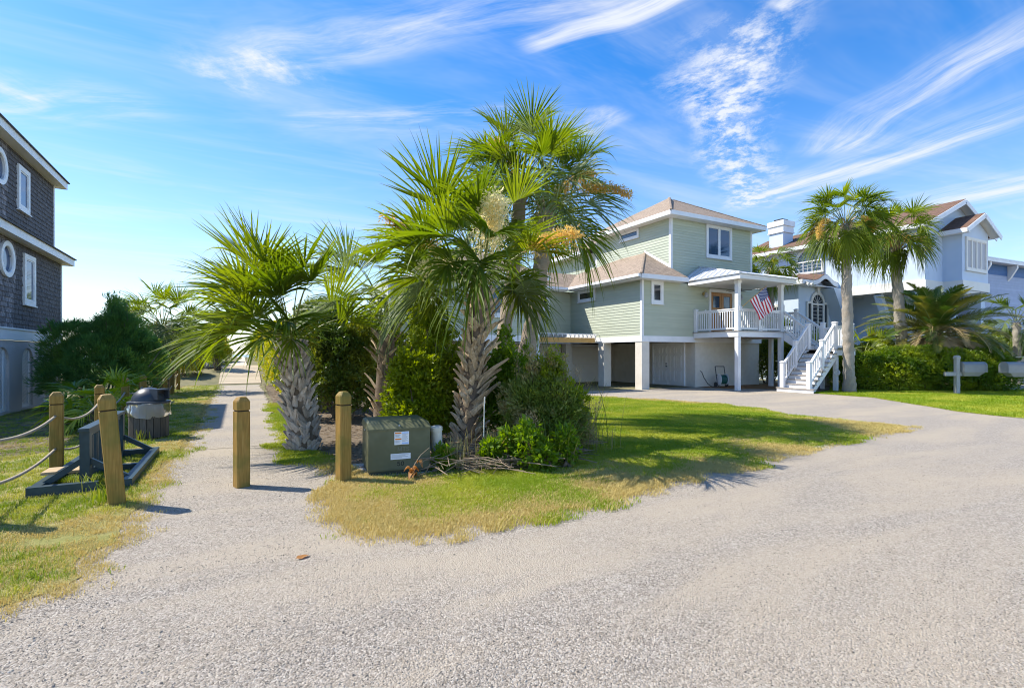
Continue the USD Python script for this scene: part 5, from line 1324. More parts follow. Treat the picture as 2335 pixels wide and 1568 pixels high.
# ------------------------------------------------------------------ mailboxes
def make_mail(label, loc, rz):
    t = thing('mailbox', label, 'mailbox', loc, rz)
    obj('post', cat_([box(-.065, .065, -.065, .065, 0, 1.34), box(-.075, .075, -.075, .075, .34, .36)]), 'mail_post', t)
    obj('post_cap', loft([[(x * s, y * s, z) for x, y in ((-1, -1), (1, -1), (1, 1), (-1, 1))] for s, z in ((.078, 1.34), (.082, 1.37), (.082, 1.40), (.06, 1.46), (.02, 1.47))]), 'mail_post', t)
    obj('arm', box(-.46, .40, -.05, .05, .70, .84), 'mail_post', t)
    prof = [(-.19, .0)] + [(-.19 + .0, .2)] + [(.19 * math.cos(q), .24 + .15 * math.sin(q)) for q in np.linspace(math.pi, 0, 11)] + [(.19, 0)]
    v, f = prism([(a, b + .84) for a, b in prof], 'x', .12, .93)
    obj('box_body', (v, f), 'mailbox', t)
    v, f = prism([(a * 1.05, (b - .19) * 1.04 + .19 + .84) for a, b in prof], 'x', .93, .99)
    obj('box_door', (v, f), 'mailbox', t)
    obj('box_tray', loft([[(.16, -.12, .69), (.74, -.12, .69), (.74, .12, .69), (.16, .12, .69)], [(.13, -.185, .838), (.92, -.185, .838), (.92, .185, .838), (.13, .185, .838)]]), 'mailbox', t)
    return t
mb = make_mail('light grey mailbox on a post with cross arm standing before the hedge', (*G(2182, 899), 0), -math.radians(27))
dup(mb, 'light grey mailbox cut off by the right edge of the photo', (*G(2352, 902), 0), math.pi - math.radians(30))
# rocks by the boardwalk
rg = np.random.default_rng(21)
rocks = [(432, 850, .55), (458, 856, .5), (470, 846, .75), (482, 862, .42), (492, 852, .6), (448, 866, .35), (476, 868, .38), (500, 864, .34), (436, 862, .4), (463, 838, .7), (494, 842, .5)]
where = ['large grey boulder at the far end of the rope fence', 'grey boulder just left of the boardwalk pile', 'tall grey boulder behind the others beside the boardwalk', 'grey rock at the near corner of the boardwalk', 'grey boulder touching the edge of the boardwalk', 'small grey rock on the grass by the boulders', 'small pale rock at the front of the boulder pile', 'smallest pale rock under the boardwalk edge', 'low grey rock beside the last rope post', 'broad dark boulder at the back of the pile', 'flat grey boulder high beside the boardwalk']
for (x, y, s), lb in zip(rocks, where):
    m = trimesh.creation.icosphere(3, 1.0)
    v = np.array(m.vertices)
    o = rg.uniform(0, 50, 3)
    v = v * (1 + .55 * (meshkit.fbm(v * 1.1 + o, 3)[:, None] - .5))
    for _ in range(5):
        nrm = unit(rg.normal(size=3)); dd = v @ nrm; cut = rg.uniform(.55, .8)
        v = v - np.maximum(dd - cut, 0)[:, None] * nrm
    gx, gy = G(x, min(max(y, 850), 880))
    t = obj('rock', (v * s * [1, .8, .75] + [gx, gy, .25 * s + float(ground_z(gx, gy))], np.array(m.faces)), 'rock', smooth=25)
    keys(t, lb, 'rock')
# boardwalk ramp
bw_ = thing('boardwalk', 'wooden plank boardwalk ramp rising from the sandy path to the dune', 'boardwalk', (0, 0, 0))
n = 38
for k in range(n):
    y0 = 28.7 + k * .142
    z0, z1 = [.06 + (yy - 28.7) / 5.4 * .80 for yy in (y0, y0 + .132)]
    obj('plank', slab([(-.86, y0, z0), (1.02, y0, z0), (1.02, y0 + .132, z1), (-.86, y0 + .132, z1)], .04), 'board_walk', bw_)
for x in (-.84, .98):
    obj('stringer', bar((x, 28.7, -.04), (x, 34.05, .76), .05, .14), 'gray_lumber', bw_)
# ------------------------------------------------------------------ palms
UPV = np.array([0, 0, 1.0])


def fan_frond(rng, base, az, el, Lp, R, sag, hang, nseg=40, w=.034, fold=.75, span=108):
    """A costapalmate leaf: an arching stalk and a pleated fan whose ribbon tips droop. Returns (stalk, blade)."""
    h = np.array([math.cos(az), math.sin(az), 0])
    pts, p, e = [np.array(base, float)], np.array(base, float), el
    for k in range(7):
        e = el - sag * ((k + 1) / 7) ** 1.4
        p = p + (h * math.cos(e) + UPV * math.sin(e)) * Lp / 7
        pts.append(p)
    stalk = tube(pts, np.linspace(.020, .009, len(pts)) * (R / .85), 5, True, .6)
    costa, ce = [p.copy()], e
    for k in range(5):
        ce -= (.16 + hang * .10)
        p = p + (h * math.cos(ce) + UPV * math.sin(ce)) * R * .28 / 5
        costa.append(p)
    costa = np.array(costa)
    d = unit(costa[-1] - costa[0]); s = unit(np.cross(d, UPV)); nrm = np.cross(s, d)
    roll = rng.normal(0, .35)
    s, nrm = s * math.cos(roll) + nrm * math.sin(roll), nrm * math.cos(roll) - s * math.sin(roll)
    phi = np.radians(np.linspace(-span, span, nseg) + rng.normal(0, 1.5, nseg))
    f = 1 - np.abs(np.degrees(phi)) / (span + 12)
    ci = f * 5
    i0 = np.clip(ci.astype(int), 0, 4)
    b = costa[i0] + (costa[i0 + 1] - costa[i0]) * (ci - i0)[:, None]
    dirs = np.cos(phi)[:, None] * d + np.sin(phi)[:, None] * s + (np.abs(np.sin(phi)) * fold + .06)[:, None] * nrm
    dirs /= np.linalg.norm(dirs, axis=1, keepdims=True)
    Ls = R * (.66 + .42 * np.cos(phi / 1.5)) * rng.uniform(.9, 1.06, nseg)
    ts = np.array([0, .22, .45, .68, .86, 1.0]); wd = np.array([.25, .85, 1.0, .62, .34, .06])
    dr = hang * rng.uniform(.6, 1.5, nseg) + (rng.uniform(size=nseg) < .12) * rng.uniform(.3, .7, nseg)
    tang = -np.sin(phi)[:, None] * d + np.cos(phi)[:, None] * s
    til = np.where(np.arange(nseg) % 2 == 0, .45, -.45)[:, None]
    side = tang * math.cos(.4) + nrm * til
    V = []
    for t, q in zip(ts, wd):
        tip = t ** 2.2
        c = b + dirs * (Ls * t * (1 - .22 * np.minimum(dr, 1.5) * tip))[:, None] - UPV * (Ls * dr * .75 * tip)[:, None]
        fused = np.minimum(w * q, 10)
        V.append(np.stack([c - side * fused / 2, c + side * fused / 2], 1))
    V = np.stack(V, 1).reshape(-1, 3)                      # nseg x 6 x 2
    F = []
    for k in range(nseg):
        o = k * 12
        for r in range(5):
            a = o + r * 2
            F += [[a, a + 1, a + 3], [a, a + 3, a + 2]]
    return stalk, (V, np.array(F))


def boots(parent, rng, pts, radii, n, L, m, spread=.62, long_side=None, top=1.0, wide_by=1.0):
    """Criss-crossed leaf bases up a trunk."""
    pts = np.asarray(pts, float)
    for k in range(n):
        t = (k + .5) / n * top
        q = t * (len(pts) - 1); i = min(int(q), len(pts) - 2)
        c = pts[i] + (pts[i + 1] - pts[i]) * (q - i); r = radii[i] + (radii[i + 1] - radii[i]) * (q - i)
        axis = unit(pts[i + 1] - pts[i])
        for half in (0, 1):
            if rng.uniform() < .14:
                continue
            a = k * 2.399963 + rng.normal(0, .22) + half * .42
            o = np.array([math.cos(a), math.sin(a), 0])
            tn = np.array([-o[1], o[0], 0])
            ln = L * rng.uniform(.5, 1.35)
            sp = spread * rng.uniform(.7, 1.3)
            if long_side is not None and np.dot(o, long_side) > .2 and rng.uniform() < .5:
                ln *= rng.uniform(1.4, 2.3); sp *= 1.3
            lean = (1 if half else -1) * rng.uniform(.25, .95)
            dirv = unit(axis * .9 + o * sp + tn * lean)
            p0 = c + o * r * .86 - axis * ln * .35
            p1 = p0 + dirv * ln * .62; p2 = p0 + dirv * ln + o * ln * .10
            wide = unit(np.cross(dirv, o))
            rings = []
            for p, w, h in ((p0, .13, .035), (p1, .085, .032), (p2, .05 * rng.uniform(.6, 1.2), .02)):
                w = w * r / .25 * .9 * wide_by
                rings.append([p - wide * w / 2, p + wide * w / 2, p + wide * w * .3 + o * h, p - wide * w * .3 + o * h])
            obj('leaf_base', loft(rings), m, parent)


def blossoms(rng, start, az, el, L, sag, spread, n, size, m, parent, t0=.25):
    h = np.array([math.cos(az), math.sin(az), 0])
    pts, p = [np.array(start, float)], np.array(start, float)
    for k in range(12):
        e = el - sag * ((k + 1) / 12) ** 1.5
        p = p + (h * math.cos(e) + UPV * math.sin(e)) * L / 12
        pts.append(p)
    pts = np.array(pts)
    st_ = obj('flower_stalk', tube(pts, np.linspace(.013, .004, 13), 5), 'petiole', parent)
    t = rng.uniform(t0, 1, n) ** .8
    q = t * 12; i = np.clip(q.astype(int), 0, 11)
    c = pts[i] + (pts[i + 1] - pts[i]) * (q - i)[:, None]
    k = rng.integers(0, 17, n)                               # side branches
    bd = rng.normal(size=(17, 3)); bd /= np.linalg.norm(bd, axis=1, keepdims=True); bd[:, 2] -= .25
    c = c + bd[k] * (spread * rng.uniform(.1, 1, n) * (1.15 - t * .6))[:, None] + rng.normal(0, spread * .11, (n, 3))
    d = bd[k] + rng.normal(0, .7, (n, 3)); d /= np.linalg.norm(d, axis=1, keepdims=True)
    s = np.cross(d, rng.normal(size=(n, 3))); s /= np.linalg.norm(s, axis=1, keepdims=True)
    z = (size * rng.uniform(.6, 1.5, n))[:, None]
    v = np.stack([c, c + d * z * .5 + s * z * .16, c + d * z, c + d * z * .5 - s * z * .16], 1).reshape(-1, 3)
    o = np.arange(n)[:, None] * 4
    obj('blossom', (v, np.vstack([o + [0, 1, 2], o + [0, 2, 3]])), m, st_)


def palm(label, base, top, r0, r1, nf, Lp, R, seed, kind='booted', boot=('boot_brown', 60, .30), els=(1.45, -.5), hang=(.15, .7), sag=.5, w=.034, nseg=40, leaf='palm_leaf', pale=.2, name='cabbage_palm', cat='palm tree', group=None, curve=.0, long_side=None, flat=None):
    rng = np.random.default_rng(seed)
    t = thing(name, label, cat, base, 0, group)
    b, tp = np.zeros(3), np.array(top, float) - np.array(base, float)
    n = 9
    pts = np.array([b + tp * k / (n - 1) + unit(np.array([tp[0], tp[1], 0]) + 1e-9) * curve * math.sin(k / (n - 1) * math.pi) for k in range(n)])
    rad = np.array([r0 + (r1 - r0) * (k / (n - 1)) ** .7 for k in range(n)])
    if kind == 'booted':
        tk = obj('trunk', tube(pts, rad, 12), 'trunk_core', t, smooth=True)
        m, nb, L = boot[:3]
        boots(tk, rng, pts, rad, nb, L, m, boot[3] if len(boot) > 3 else .62, long_side, 1.0, boot[4] if len(boot) > 4 else 1.0)
    else:
        fine = 60
        pp = np.array([[np.interp(q, np.linspace(0, 1, n), pts[:, c]) for c in range(3)] for q in np.linspace(0, 1, fine)])
        rr = np.interp(np.linspace(0, 1, fine), np.linspace(0, 1, n), rad) * (1 + .028 * np.where(np.arange(fine) % 2, 1, -1) + rng.normal(0, .012, fine))
        rr[:4] *= np.array([1.25, 1.15, 1.08, 1.03])
        v, f = tube(pp, rr, 18)
        v = v + (meshkit.fbm(v * 7.0, 3, seed)[:, None] - .5) * .05 * (v - np.column_stack([np.interp(v[:, 2], pp[:, 2], pp[:, 0]), np.interp(v[:, 2], pp[:, 2], pp[:, 1]), v[:, 2]])) / max(r1, .1) * 2
        tk = obj('trunk', (v, f), kind, t, smooth=True)
        if boot:
            m, nb, L = boot[:3]
            boots(tk, rng, pts[-2:] + (pts[-1] - pts[-2]) * .25, rad[-2:] * 1.0, nb, L, m, .55)
    ax = unit(pts[-1] - pts[-2])
    for k in range(nf):
        u = (k + .5) / nf
        el = els[0] + (els[1] - els[0]) * u ** 1.02 + rng.normal(0, .10)
        az = k * 2.399963 + rng.normal(0, .2)
        if flat is not None:
            az = flat(az, rng)
        hg = hang[0] + (hang[1] - hang[0]) * u + rng.uniform(-.06, .15)
        lp = Lp * rng.uniform(.80, 1.10) * (1.28 - .45 * u)
        base_k = pts[-1] + np.array([math.cos(az), math.sin(az), 0]) * r1 * .55 + ax * (.10 - .22 * u)
        s_, bl = fan_frond(rng, base_k, az, el, lp, R * rng.uniform(.85, 1.1), sag * rng.uniform(.6, 1.3), max(.05, hg), nseg, w)
        fr = obj('frond', bl, 'palm_leaf_pale' if rng.uniform() < pale * u * 1.6 else leaf, t)
        obj('petiole', s_, 'petiole', fr)
    return t, pts[-1], rng


def at(x, y, d):
    p = P(x, y, d)
    return p


def foot(x, d):
    p = P(x, HY, d)
    return np.array([p[0], p[1], float(ground_z(p[0], p[1])) if p[1] > 24 else 0.0])


def worldaz(a):
    """Heading on the ground of an angle measured from the photograph's right (0) towards the distance (90)."""
    return math.radians(a) - YAW


t1, top1, g1 = palm('bushy cabbage palm with a thick criss-cross grey trunk right beside the path', np.array([*G(696, 1025), -.02]), at(664, 778, 8.05), .215, .16, 22, .80, .90, 101, boot=('boot_gray', 120, .21, .38, 1.35), els=(1.46, .50), hang=(.04, .24), sag=.44, w=.034, nseg=48, pale=.25, flat=lambda a, r: a + math.pi if math.cos(a - .4) > -.05 and r.uniform() < .90 else a)
for az_, el_, lp_ in ((math.pi - YAW - .15, .55, .9), (math.pi - YAW + .75, .5, .8)):
    s_, b_ = fan_frond(g1, top1, az_, el_, lp_, .92, .55, .32, 48, .034)
    fr = obj('frond', b_, 'palm_leaf', t1); obj('petiole', s_, 'petiole', fr)
t2, top2, g2 = palm('slender cabbage palm with brown leaf bases between the dark and the yellow green shrub', foot(872, 10.4) - [0, 0, .02], at(884, 742, 10.4), .22, .15, 20, 1.2, .95, 102, boot=('boot_brown', 38, .30), els=(1.45, .55), hang=(.08, .5), sag=.5, curve=.0, pale=.5)
t3, top3, g3 = palm('large cabbage palm with spiky brown trunk and cream blossoms in the middle of the picture', foot(1062, 8.05) - [0, 0, .02], at(1098, 652, 8.0), .155, .125, 31, .98, .96, 103, boot=('boot_brown', 125, .20, .50, 1.75), els=(1.44, .18), hang=(.03, .6), sag=.42, w=.035, nseg=50, long_side=np.array([CY, -SY, 0]), flat=lambda a, r: a + math.pi * r.uniform(.6, 1.1) if math.cos(a + YAW + .3) > .55 and r.uniform() < .5 else a)
blossoms(g3, top3, worldaz(-72), 1.20, 1.55, .75, .36, 3000, .05, 'blossom_cream', t3, .40)
blossoms(g3, top3, worldaz(178), .80, 1.9, .4, .20, 1300, .05, 'blossom_gold', t3, .4)
blossoms(g3, top3, worldaz(-140), .55, 1.15, .9, .20, 900, .045, 'blossom_cream', t3, .3)
blossoms(g3, top3, worldaz(-25), .70, 1.75, .7, .22, 1300, .05, 'blossom_gold', t3, .5)
t4, top4, g4 = palm('tall cabbage palm with a smooth ringed tan trunk behind the main palm', foot(1163, 11), at(1248, 478, 11), .19, .16, 28, .85, 1.0, 104, kind='trunk_ringed', boot=('boot_brown', 10, .25), els=(1.4, -.35), hang=(.08, .6), sag=.45, curve=.10)
blossoms(g4, top4, worldaz(-10), .7, 1.9, 1.3, .16, 1300, .06, 'blossom_gold', t4, .35)
blossoms(g4, top4, worldaz(-40), .9, 1.3, 1.0, .2, 900, .06, 'blossom_gold', t4, .35)
t5, top5, g5 = palm('tallest cabbage palm of the middle clump, its trunk leaning behind the main palm', foot(1110, 12), at(1190, 412, 12), .18, .15, 31, .80, 1.02, 105, kind='trunk_ringed', boot=('boot_brown', 10, .25), els=(1.45, -.2), hang=(.08, .6), sag=.42, curve=.12)
blossoms(g5, top5, worldaz(-130), 1.0, 1.15, .9, .24, 1300, .06, 'blossom_gold', t5, .3)
t6, top6, g6 = palm('small cabbage palm with yellow blossom by the far end of the rope fence', foot(372, 20), at(371, 742, 20), .25, .19, 44, .75, 1.0, 106, boot=('boot_brown', 34, .30), els=(1.45, -.9), hang=(.1, .8), sag=.45, pale=.8, w=.04, nseg=34)
blossoms(g6, top6, worldaz(-110), .3, .9, 1.9, .22, 900, .06, 'leaf_yellow', t6, .3)
t7, top7, g7 = palm('tall cabbage palm with smooth grey trunk at the foot of the porch stair', foot(1937, 20.0), at(1927, 512, 20.2), .215, .165, 44, .82, .92, 107, kind='trunk_gray', boot=('boot_brown', 14, .3), els=(1.45, -.65), hang=(.12, .75), sag=.55, w=.042, nseg=34)
for a, L in ((200, 1.9), (165, 1.6), (-60, 1.3)):
    blossoms(g7, top7, worldaz(a), .5, L, 2.1, .2, 800, .07, 'blossom_gold', t7, .4)
t8, top8, g8 = palm('tall cabbage palm with leaning smooth trunk behind the date palm', foot(2064, 22.5), at(2038, 545, 22.5), .24, .185, 42, .85, .92, 108, kind='trunk_gray', boot=('boot_brown', 34, .34, .7), els=(1.45, -.5), hang=(.12, .7), sag=.55, w=.042, nseg=34)
for a, L in ((190, 1.5), (220, 1.1), (-20, 1.7), (-70, .9)):
    blossoms(g8, top8, worldaz(a), .4, L, 1.9, .2, 700, .07, 'blossom_gold', t8, .35)
t9, top9, g9 = palm('palm crown showing between the green house and the blue house', foot(1757, 28), at(1757, 610, 28), .2, .18, 30, .7, .85, 109, kind='trunk_gray', boot=None, els=(1.4, -.6), hang=(.3, 1.0), sag=.7, w=.045, nseg=30)
blossoms(g9, top9, worldaz(-100), .6, 1.0, 1.0, .2, 500, .07, 'leaf_yellow', t9, .3)
palm('small fan palm at the right edge beside the slate blue house', foot(2318, 25), at(2318, 735, 25), .2, .16, 22, .8, .85, 110, kind='trunk_gray', boot=None, els=(1.35, -.5), hang=(.2, .9), sag=.6, w=.045, nseg=28, name='fan_palm')
for x, d, h, lb in ((1885, 24.2, 1.25, 'low fan palm behind the stair landing rail'), (1965, 23.0, 1.35, 'low fan palm between the two tall palm trunks'), (1755, 27.0, 2.3, 'fan palm leaves showing under the porch roof by the flag')):
    b = foot(x, d)
    palm(lb, b, b + [.1, 0, h], .16, .12, 18, .75, .8, int(x), boot=None, kind='trunk_gray', els=(1.4, .05), hang=(.05, .4), sag=.5, w=.05, nseg=26, name='fan_palm', leaf='leaf_lime')
for x, d, h, lb in ((212, 11.2, .25, 'strappy palmetto clump behind the second fence post'), (258, 13.8, .25, 'strappy palmetto clump behind the third fence post'), (225, 9.9, .2, 'small palmetto at the front of the dark bush')):
    b = foot(x, d)
    palm(lb, b, b + [.02, 0, h], .1, .08, 15, .45, .56, int(x) + 7, boot=None, kind='trunk_core', els=(1.3, .15), hang=(.15, .9), sag=.6, w=.036, nseg=24, name='palmetto', cat='palmetto', leaf='leaf_hedge', pale=.1)


def pinnate(rng, base, az, el, L, sag, n=44, lw=.030, ll=.42, vee=.6):
    h = np.array([math.cos(az), math.sin(az), 0])
    pts, p = [np.array(base, float)], np.array(base, float)
    for k in range(14):
        e = el - sag * ((k + 1) / 14) ** 1.3
        p = p + (h * math.cos(e) + UPV * math.sin(e)) * L / 14
        pts.append(p)
    pts = np.array(pts)
    rach = tube(pts, np.linspace(.022, .005, 15), 5)
    tw = rng.normal(0, .25)
    V, F = [], []
    for k in range(n):
        t = .10 + .90 * (k + .5) / n
        q = t * 14; i = min(int(q), 13)
        c = pts[i] + (pts[i + 1] - pts[i]) * (q - i); d = unit(pts[i + 1] - pts[i])
        s0 = unit(np.cross(d, UPV)); n0 = np.cross(s0, d)
        s = s0 * math.cos(tw * t) + n0 * math.sin(tw * t); nn = n0 * math.cos(tw * t) - s0 * math.sin(tw * t)
        for sg in (-1, 1):
            g = unit(s * sg + d * (.55 + .5 * t) + nn * vee * rng.uniform(.6, 1.3))
            ln = ll * (math.sin(math.pi * (t * .80 + .18)) ** .7) * rng.uniform(.85, 1.1)
            ww = unit(np.cross(g, nn)) * lw / 2
            m = c + g * ln * .5; e = c + g * ln - UPV * ln * .16
            o = len(V)
            V += [c - ww * .6, c + ww * .6, m + ww, m - ww, e]
            F += [[o, o + 1, o + 2], [o, o + 2, o + 3], [o + 3, o + 2, o + 4]]
    return rach, (np.array(V), np.array(F))


dr_ = np.random.default_rng(77)
db = foot(2130, 22.4)
dp = thing('date_palm', 'squat feathery date palm with dead straw fronds hanging over the hedge', 'palm tree', db)
dt_ = obj('trunk', tube([(0, 0, 0), (0, 0, 1.3), (.02, 0, 2.7)], [.34, .36, .30], 14), 'trunk_core', dp, smooth=True)
boots(dt_, dr_, [(0, 0, .2), (0, 0, 1.4), (.02, 0, 2.8)], [.32, .32, .28], 40, .3, 'boot_brown', .7)
for k in range(92):
    u = (k + .5) / 92
    az = k * 2.399963 + dr_.normal(0, .15)
    el = 1.42 - 1.95 * u ** .9 + dr_.normal(0, .08)
    L = dr_.uniform(2.4, 3.0) * (.72 + .28 * min(1, u * 3))
    dead = u > .72 or dr_.uniform() < .05
    r_, b_ = pinnate(dr_, (.14 * math.cos(az), .14 * math.sin(az), 2.85 - .75 * u), az, el, L * (.85 if dead else 1), dr_.uniform(.6, 1.05) + (.35 if dead else 0), 46, .045, .50, .15 if dead else .55)
    fr = obj('frond', b_, 'dead_leaf' if dead else 'date_leaf', dp)
    obj('rachis', r_, 'dead_leaf' if dead else 'petiole', fr)
for a_ in (-150, -128, -106, -84, -62, -40, -20):
    az = worldaz(a_) + dr_.normal(0, .1)
    r_, b_ = pinnate(dr_, (.3 * math.cos(az), .3 * math.sin(az), 2.35), az, dr_.uniform(.35, .65), dr_.uniform(2.2, 2.7), dr_.uniform(1.5, 1.9), 34, .022, .40, .5)
    fr = obj('frond', b_, 'straw_leaf', dp); obj('rachis', r_, 'straw_leaf', fr)
yb = np.array([-4.15, 6.85, 0])
yd = thing('young_palm', 'feathery palm frond arching into view from the left edge', 'palm', yb)
for k, (az, el) in enumerate(((.95, .62), (.3, 1.0), (2.0, .9), (3.4, .8), (-1.0, .8))):
    r_, b_ = pinnate(dr_, (0, 0, .1), az, el, 1.75, 1.35, 46, .022, .22, .4)
    fr = obj('frond', b_, 'date_leaf' if k else 'palm_leaf_pale', yd); obj('rachis', r_, 'petiole', fr)


# ------------------------------------------------------------------ shrubs
def leaves(rng, tips, norms, per, L, W, spread=.8, up=.25, fold=.25, jit=.0):
    N = len(tips) * per
    c = np.repeat(tips, per, 0) + rng.normal(0, jit or L * .35, (N, 3))
    d = np.repeat(norms, per, 0) + rng.normal(0, spread, (N, 3)) + UPV * up
    d /= np.linalg.norm(d, axis=1, keepdims=True)
    s = np.cross(d, rng.normal(size=(N, 3))); s /= np.linalg.norm(s, axis=1, keepdims=True)
    n = np.cross(s, d)
    z = (L * rng.uniform(.65, 1.3, N))[:, None]; w = (W * rng.uniform(.7, 1.25, N))[:, None] / 2
    m = c + d * z * .45
    v = np.stack([c, m + s * w + n * w * fold, c + d * z, m - s * w + n * w * fold], 1).reshape(-1, 3)
    o = np.arange(N)[:, None] * 4
    return v, np.vstack([o + [0, 1, 2], o + [0, 2, 3]])


def tips_on(rng, blobs, n, rough=.28, inner=.35, low=-.55, fr=1.5):
    """Twig tips on and inside lumpy ellipsoids (x, y, z, rx, ry, rz)."""
    B = np.array(blobs, float)
    area = (B[:, 3] * B[:, 4] + B[:, 3] * B[:, 5] + B[:, 4] * B[:, 5])
    k = rng.choice(len(B), n, p=area / area.sum())
    d = rng.normal(size=(n, 3)); d /= np.linalg.norm(d, axis=1, keepdims=True)
    d[:, 2] = np.where(d[:, 2] < low, -d[:, 2], d[:, 2])
    r = np.where(rng.uniform(size=n) < inner, rng.uniform(.35, .9, n), 1 - np.abs(rng.normal(0, .07, n)))
    p = B[k, :3] + d * B[k, 3:]
    lump = meshkit.fbm(p * fr + 3.3, 3, 4) - .5
    fine = meshkit.fbm(p * fr * 3.2 + 9.1, 2, 6) - .5
    r = r * (1 + rough * 2.2 * lump + rough * 1.2 * fine)
    tips = B[k, :3] + d * B[k, 3:] * r[:, None]
    keep = tips[:, 2] > .03
    return tips[keep], d[keep]


def shrub(label, centre, blobs, m, n, per, L, W, seed, name='shrub', cat='shrub', rough=.28, spread=.8, up=.25, inner=.35, sprigs=0, sprig_h=.5, group=None, fr=1.5, stems=7, low=-.55):
    rng = np.random.default_rng(seed)
    t = thing(name, label, cat, centre, 0, group)
    tips, nr = tips_on(rng, blobs, n, rough, inner, low, fr)
    if sprigs:
        hi = tips[np.argsort(-tips[:, 2] + rng.normal(0, .12, len(tips)))[:sprigs * 3]]
        hi = hi[rng.permutation(len(hi))[:sprigs]]
        st_, add, an = [], [], []
        for p in hi:
            e = p + np.array([rng.normal(0, .14), rng.normal(0, .14), 1]) * sprig_h * rng.uniform(.5, 1.2)
            st_.append(tube([p - [0, 0, .2], p, e], [.008, .007, .003], 4))
            q = rng.uniform(0, 1, 14)[:, None]
            add.append(p + (e - p) * q + rng.normal(0, .03, (14, 3))); an.append(rng.normal(0, .6, (14, 3)) + UPV * .5)
        tips, nr = np.vstack([tips] + add), np.vstack([nr] + an)
        obj('sprig_stems', cat_(st_), 'stem', t)
    obj('foliage', leaves(rng, tips, nr, per, L, W, spread, up), m, t)
    B = np.array(blobs, float)
    for k in range(stems):
        b = B[rng.integers(len(B))]
        e = b[:3] + rng.normal(0, .35, 3) * b[3:]
        s = np.array([e[0] * .25 + rng.normal(0, .08), e[1] * .25 + rng.normal(0, .08), 0])
        mid = (s + e) / 2 + rng.normal(0, .06, 3)
        obj('stem', tube([s, mid, e, e + (e - mid) * .5], [.03, .024, .014, .006], 5), 'stem', t)
    return t


shrub('large dark green fine leaved bush between the shingle house and the rope fence', foot(232, 14.2), [(0, 0, 1.0, 1.25, 1.2, 1.0), (-.5, .2, 1.55, .85, .8, .8), (.35, .1, 1.95, .75, .7, .75), (.75, .5, 1.3, .8, .8, .9), (-.75, -.2, .8, .6, .6, .6)], 'leaf_pine', 4300, 12, .13, .019, 201, name='bush', cat='bush', rough=.50, spread=.45, up=.45, inner=.25, sprigs=16, sprig_h=.5, fr=1.3)
shrub('yellow green bush between the dark bush and the small cabbage palm', foot(310, 17.6), [(0, 0, 1.0, .75, .7, .95), (.2, .2, 1.6, .5, .5, .6)], 'leaf_lime', 2600, 7, .085, .035, 202, rough=.4)
shrub('dark shrub filling the gap behind the rope fence', foot(292, 18.5), [(0, 0, 1.1, 1.0, .9, 1.1), (-.4, .1, 1.9, .6, .6, .6)], 'leaf_pine', 2600, 8, .10, .02, 203, rough=.4, sprigs=8)
k = 0
for x, d, rr, h, lb in ((415, 26.5, .9, 1.2, 'yellow green shrub right of the small cabbage palm'), (448, 30, 1.2, 1.4, 'yellow shrub above the pile of boulders'), (485, 33, 1.1, 1.4, 'yellow green shrub at the left of the boardwalk top'), (492, 40, 1.0, 1.0, 'far shrub left of the sand path'), (395, 33, 1.6, 1.8, 'distant shrub behind the small cabbage palm')):
    shrub(lb, foot(x, d), [(0, 0, h * .5, rr, rr, h * .62), (.3, .3, h * .8, rr * .6, rr * .6, h * .45)], 'leaf_yellow' if k != 4 else 'leaf_lime', 1500, 7, .12, .05, 210 + k, name='dune_shrub', rough=.45)
    k += 1
shrub('tangle of grey green stalks leaning by the boardwalk and boulders', foot(497, 28.5), [(-.1, 0, .9, .45, .5, .9), (-.1, .4, 1.7, .35, .4, .8)], 'leaf_lime', 900, 6, .12, .04, 219, name='dune_shrub', rough=.5, stems=14)
hb = ((1.75, 15.2, .55, .7, 1.4, .75, 'lime'), (1.80, 17.6, .65, .9, 2.1, .75, 'yellow'), (1.95, 20.2, .8, 1.1, 2.5, .8, 'yellow'), (2.0, 23.2, .9, 1.3, 2.9, .9, 'yellow'), (2.0, 26.6, 1.0, 1.4, 3.1, .9, 'yellow'), (2.15, 30.5, 1.1, 1.6, 2.9, .9, 'yellow'), (1.9, 35.0, 1.1, 1.7, 2.7, .9, 'yellow'), (1.7, 40, 1.1, 1.6, 2.4, .9, 'lime'))
lbs = ('low leafy shrub at the path edge behind the bushy palm', 'yellow leaved shrub at the path edge in front of the boardwalk', 'bright yellow shrub second along the path towards the boardwalk', 'tall yellow shrub just before the boardwalk', 'tall yellow shrub beside the foot of the boardwalk ramp', 'yellow shrub beside the middle of the boardwalk ramp', 'yellow shrub at the top of the boardwalk', 'far green shrub right of the sand path')
for i, (x, y, r, rl, h, _, cc) in enumerate(hb):
    z = float(ground_z(x, y)) if y > 24 else 0
    shrub(lbs[i], (x, y, z), [(0, 0, h * .42, r, rl, h * .48), (.15, .2, h * .72, r * .8, rl * .75, h * .32), (-.1, -.4, h * .5, r * .7, rl * .6, h * .35)], 'leaf_yellow' if cc == 'yellow' else 'leaf_lime', 2600, 7, .095, .05, 230 + i, name='path_shrub', rough=.35, low=-.8)
shrub('dense dark shrub with glossy leaves behind the bushy palm', foot(770, 11.8), [(0, 0, 1.1, .95, .9, 1.1), (-.3, .2, 1.8, .7, .7, .75), (.45, 0, 1.5, .6, .7, .8), (.1, -.2, .6, .8, .7, .6)], 'leaf_dark', 4200, 8, .085, .042, 240, rough=.35, stems=10)
shrub('dark shrub behind the bushy palm crown, left of the dense one', foot(728, 13.8), [(0, 0, 1.2, 1.0, .9, 1.2), (.1, .1, 2.1, .8, .8, .9)], 'leaf_dark', 3000, 7, .095, .045, 241, rough=.35)
